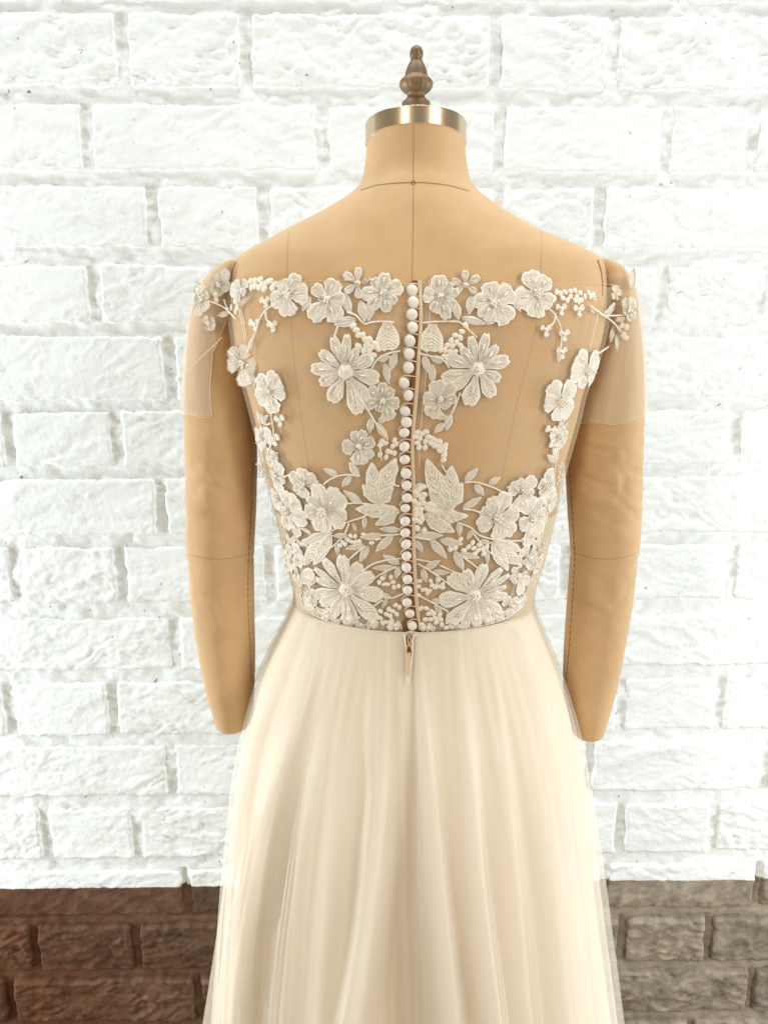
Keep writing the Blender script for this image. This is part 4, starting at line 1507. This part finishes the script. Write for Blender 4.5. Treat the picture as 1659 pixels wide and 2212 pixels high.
FOLDS = [  # line on the skirt, half width (deg), height (mm), side of the steep flank (1 right, -1 left, 0 round)
    ([(652, 1349), (601, 1496), (551, 1629), (524, 1780), (505, 2000), (495, 2200)], 9, 4, 1),
    ([(700, 1345), (667, 1512), (641, 1596), (587, 1780), (556, 2000), (540, 2200)], 11, 12, 1),
    ([(715, 1400), (692, 1600), (655, 1800), (630, 2000), (615, 2200)], 8, 7, -1),
    ([(762, 1400), (750, 1600), (732, 1800), (714, 2000), (702, 2200)], 9, 6, 0),
    ([(806, 1420), (808, 1700), (795, 1900), (778, 2050), (757, 2200)], 8, 11, -1),
    ([(882, 1400), (876, 1600), (868, 1900), (850, 2050), (845, 2200)], 5, -6, 0),
    ([(905, 1400), (918, 1550), (934, 1700), (950, 1900), (975, 2200)], 9, 14, 1),
    ([(985, 1400), (1002, 1500), (1024, 1780), (1042, 2000), (1062, 2200)], 9, 13, 1),
    ([(1062, 1400), (1080, 1600), (1105, 1800), (1125, 2000), (1140, 2200)], 9, 6, 1),
    ([(1100, 1400), (1140, 1600), (1175, 1800), (1200, 2000), (1215, 2200)], 9, 5, 0),
    ([(1130, 1380), (1190, 1600), (1230, 1800), (1255, 2000), (1275, 2200)], 8, 2.5, 0)]
fold_tab = []
for pts, wd, amp, sd in FOLDS:
    ta = [sk_angle(*p) for p in pts]
    fold_tab.append((np.array([q[0] for q in ta]), np.array([q[1] for q in ta]), math.radians(wd), amp * .0022, sd))


def folds_at(th, t, soft):
    """th: array of angles, t: scalar"""
    d = np.zeros_like(th)
    ramp = float(sstep(.0, .28, np.array(t))) * (1 + .9 * t)
    for T, A, wd, amp, sd in fold_tab:
        c = float(np.interp(t, T, A))
        wl = wd * (1.0 + .5 * t)
        wr = wl
        if sd == 1:
            wr = wl * (.16 + soft)
        elif sd == -1:
            wl = wl * (.16 + soft)
        u_ = (th - c)
        g = np.where(u_ < 0, np.clip(1 + u_ / wl, 0, 1), np.clip(1 - u_ / wr, 0, 1))
        g = g * g * (3 - 2 * g)
        d = d + amp * g * ramp
    d = d * (1 - .85 * sstep(1.0, 1.45, np.abs(th)))
    # the sides and front, not read from the picture, hang in plain flutes
    side = sstep(1.75, 2.1, np.abs(th))
    d = d + side * .010 * ramp * np.sin(th * 13)
    d = d + .0006 * ramp * np.sin(th * 23 + 3 * math.sin(t * 3)) * .5 + .0004 * float(sstep(0, .05, np.array(t))) * np.sin(th * 71 + 1)
    return d


LAST_LAYER = [None]


def skirt_layer(name, mat, parent, off_top, off_bot, soft, k, wob=0.0, seed=0.0, slit=0.0, nth=540, nz=110, ztop=0.0):
    th = np.linspace(-math.pi, math.pi, nth, endpoint=False)
    V = []
    for j in range(nz):
        s = j / (nz - 1)
        t = s ** 1.25
        z = ZW + ztop - (ZW + ztop - .006) * t
        cx, a, b, tt_ = sk_prof(min(z, ZW))
        off = off_top + (off_bot - off_top) * float(sstep(0, .25, np.array(t)))
        d = off + k * folds_at(th, tt_, soft)
        if wob:
            d = d + wob * float(sstep(.02, .3, np.array(t))) * (.5 + .5 * np.tanh(1.3 * fbm(np.cos(th) * 4.5 + seed + 6, np.sin(th) * 4.5 + t * 1.1 + 6, 3)))
        if slit:
            # closed back opening: the cloth dips in along the centre
            c0 = (880 - 893) * .0003
            x = cx + (a + d) * np.sin(th)
            xc = FORMX - .0045 - .003 * min(1, tt_ * 4)
            back = np.cos(th) > 0
            d = d - back * slit * np.exp(-((x - xc) / .0035) ** 2) * float(1 - sstep(.1, .6, np.array(tt_)))
        V.append(np.stack([cx + (a + d) * np.sin(th), -(b + d) * np.cos(th), np.full_like(th, z)], -1))
    V = np.concatenate(V)
    LAST_LAYER[0] = (V, grid_faces(nth, nz, True))
    return mesh_obj(name, loc_f(V), LAST_LAYER[0][1], mat, parent)


skirt = skirt_layer("skirt", M_SKIRT_IN, dress, .0005, -.012, .18, .97, .0, 0, .004)
skirt_layer("tulle_layer", M_SKIRT_TULLE, skirt, .0022, -.005, .18, 1.0, .0018, 2.0, .004)
skirt_layer("tulle_layer", M_SKIRT_OUT, skirt, .0045, .0008, .18, 1.0, .004, 7.0, .004)
# loose folds of the top tulle: each lies over the layer below as a doubled strip with its own two edges
BV_L2 = BVHTree.FromPolygons([Vector(v) for v in LAST_LAYER[0][0]], LAST_LAYER[0][1])
PLEATS = [
    ([(648, 1330), (590, 1440), (535, 1580), (510, 1700), (494, 1900), (482, 2212)], [(662, 1345), (601, 1496), (551, 1629), (526, 1780), (510, 2000), (502, 2212)]),
    ([(668, 1345), (620, 1480), (575, 1600), (548, 1760), (528, 2000), (520, 2212)], [(705, 1345), (667, 1512), (641, 1596), (587, 1780), (556, 2000), (545, 2212)]),
    ([(690, 1380), (650, 1550), (612, 1700), (580, 1900), (560, 2212)], [(705, 1380), (680, 1550), (648, 1700), (612, 1900), (592, 2212)]),
    ([(705, 1380), (690, 1550), (660, 1700), (640, 1850), (618, 2212)], [(745, 1380), (712, 1600), (684, 1800), (664, 2000), (652, 2212)]),
    ([(815, 1400), (810, 1700), (790, 1900), (765, 2050), (742, 2212)], [(842, 1400), (838, 1700), (815, 1900), (800, 2050), (782, 2212)]),
    ([(862, 1480), (862, 1700), (866, 1900), (872, 2212)], [(872, 1480), (874, 1700), (882, 1900), (890, 2212)]),
    ([(893, 1400), (900, 1550), (903, 1700), (903, 1900), (918, 2212)], [(912, 1390), (926, 1550), (940, 1700), (955, 1900), (985, 2212)]),
    ([(978, 1400), (988, 1550), (1003, 1780), (1013, 2000), (1038, 2212)], [(1000, 1400), (1014, 1550), (1034, 1780), (1052, 2000), (1075, 2212)]),
    ([(1108, 1370), (1165, 1600), (1200, 1800), (1222, 2000), (1240, 2212)], [(1130, 1350), (1195, 1580), (1232, 1780), (1258, 2000), (1280, 2212)])]
for A, B in PLEATS:
    A, B = ([(2 * q[0][0] - q[1][0] if q[0][1] < 1366 else q[0][0] - (q[1][0] - q[0][0]) * .12, 1366)] + q if q[0][1] > 1366 else q for q in (A, B))
    L_, R_ = smooth_line(A, 60), smooth_line(B, 60)
    V = []
    for (a, b) in zip(L_, R_):
        for q, hgt in ((0, .0006), (.12, .0018), (.35, .0028), (.65, .0028), (.88, .0018), (1, .0006)):
            jig = .6 * math.sin(a[1] * .021 + b[0] * .1)
            p, nn = hit(BV_L2, a[0] + (b[0] - a[0]) * q + jig, a[1] + (b[1] - a[1]) * q)
            V.append(p + nn * hgt)
    F = grid_faces(6, 60)
    edge = [tube([V[j * 6] for j in range(60)], .00028, 4), tube([V[j * 6 + 5] for j in range(60)], .00028, 4)]
    fo = mesh_obj("tulle_fold", loc_f(V), F, M_FOLD, skirt)
# hem net of the underskirt that shows at the left
V = []
for j in range(30):
    t = j / 29
    y = 1915 + (2700 - 1915) * t
    xl = 483 - 46 * (t * 2.6) ** 1.05
    for q in range(5):
        p = at_depth(xl + (70 * q / 4), y, .03 + .02 * q)
        V.append(p + Vector((0, .004 * math.sin(q * 2 + t * 6), 0)))
V = [v for v in V if v.z > .01]
n_ = len(V) // 5
mesh_obj("underskirt", loc_f(V[:n_ * 5]), grid_faces(5, n_), M_UNDER, skirt)
# waist seam binding
P = [sk_point(ZW, -math.pi + 2 * math.pi * i / 120, .0030) for i in range(121)]
V, F = tube(P, .0009, 6, False)
mesh_obj("waist_seam", loc_f(V), F, M_SKIRT_OUT, skirt)

# ------------------------------------------------------------------ zip at the back opening
SKO = BVHTree.FromPolygons([Vector(v) for v in [sk_point(ZW - (ZW - .006) * j / 200, -math.pi + 2 * math.pi * i / 144, .0045) for j in range(201) for i in range(144)]], grid_faces(144, 201, True))


def zc(x, y): return ((960 + x * .09644) * .8525, (1540 + y * .09644) * .8525)


def zpt(x, y, h):
    p, nn = hit(SKO, *zc(x, y))
    return p + nn * (h + .0013)


V = []
for y, l, r in ((1334, 876, 905), (1342, 870, 908), (1352, 868, 909), (1360, 870, 908), (1366, 873, 905)):
    for q in (0, .25, .5, .75, 1):
        p, nn = hit(BV, l + (r - l) * q, y)
        V.append(p + nn * (.0012 - .0004 * (q in (0, 1))))
mesh_obj("back_opening_shade", loc_f(V), grid_faces(5, 5), M_OPENING_SHADE, dress)  # dark patch: the opening's shade put into its colour
zipo = None
V, F = [], []
for y, l, r in ((520, 690, 1015), (600, 700, 1020), (660, 730, 985), (760, 715, 880), (860, 700, 880), (960, 715, 870), (1100, 720, 868), (1300, 735, 850), (1500, 755, 810)):
    V += [zpt(l, y, .0004), zpt((l + r) / 2, y, .0002), zpt(r, y, .0004)]
zipo = mesh_obj("zip", loc_f(V), grid_faces(3, 9), M_OPENING_SHADE, dress)
for sx_, pts in ((-1, [(672, 700), (680, 800), (690, 900), (705, 1010), (718, 1200), (752, 1500), (760, 1800), (765, 2060)]), (1, [(1010, 690), (920, 740), (888, 850), (876, 1000), (872, 1200), (845, 1500), (800, 1800), (785, 2060)])):
    P = [zpt(x, y, .0004) for x, y in smooth_line(pts, 24)]
    V, F = tube(P, [.0009] * 20 + [.0008, .0007, .0006, .0005], 7)
    mesh_obj("zip_lip", loc_f(V), F, M_SKIRT_IN, zipo)
P = [zpt(x, y, .0012) for x, y in ((770, 790), (795, 770), (830, 800), (840, 870), (825, 950), (805, 1040), (785, 950), (765, 880), (770, 790))]
V, F = tube(P, .0007, 6)
mesh_obj("slider", loc_f(V), F, M_ZIP, zipo)
P = [zpt(x, y, .0018) for x, y in ((800, 985), (750, 1010), (715, 1130), (710, 1190), (745, 1215), (840, 1215), (870, 1190), (860, 1120), (830, 1010), (800, 985))]
V, F = tube(P, .0007, 6)
mesh_obj("pull_ring", loc_f(V), F, M_ZIP, zipo)
tab = [(1180, 45), (1270, 46), (1290, 50), (1400, 60), (1500, 66), (1600, 68), (1680, 62), (1740, 45), (1775, 20)]
V = []
for y, hw in tab:
    cxx = 790 - (y - 1180) * .045
    for s, h in ((-1, .0014), (-.8, .0022), (0, .0025), (.8, .0022), (1, .0014)):
        V.append(zpt(cxx + s * hw, y, h))
mesh_obj("pull_tab", loc_f(V), grid_faces(5, len(tab)), M_ZIP, zipo)
P = [zpt(x, y, .0009) for x, y in ((690, 600), (740, 660), (800, 690), (825, 670), (790, 630), (760, 605))]
V, F = tube(P, .0005, 5)
mesh_obj("hook", loc_f(V), F, M_ZIP, zipo)
P = [zpt(x, y, .0008) for x, y in ((980, 665), (900, 668), (835, 678), (840, 695), (930, 690))]
V, F = tube(P, .0004, 5)
mesh_obj("eye", loc_f(V), F, M_ZIP, zipo)
# centre back seam below the zip
P = []
for x, y in smooth_line([(884, 1470), (881, 1600), (876, 1760), (872, 1900)], 40):
    p, nn = hit(SKO, x, y)
    P.append(p + nn * -.0015)
print("bricks", nb, "objects", len(bpy.data.objects))
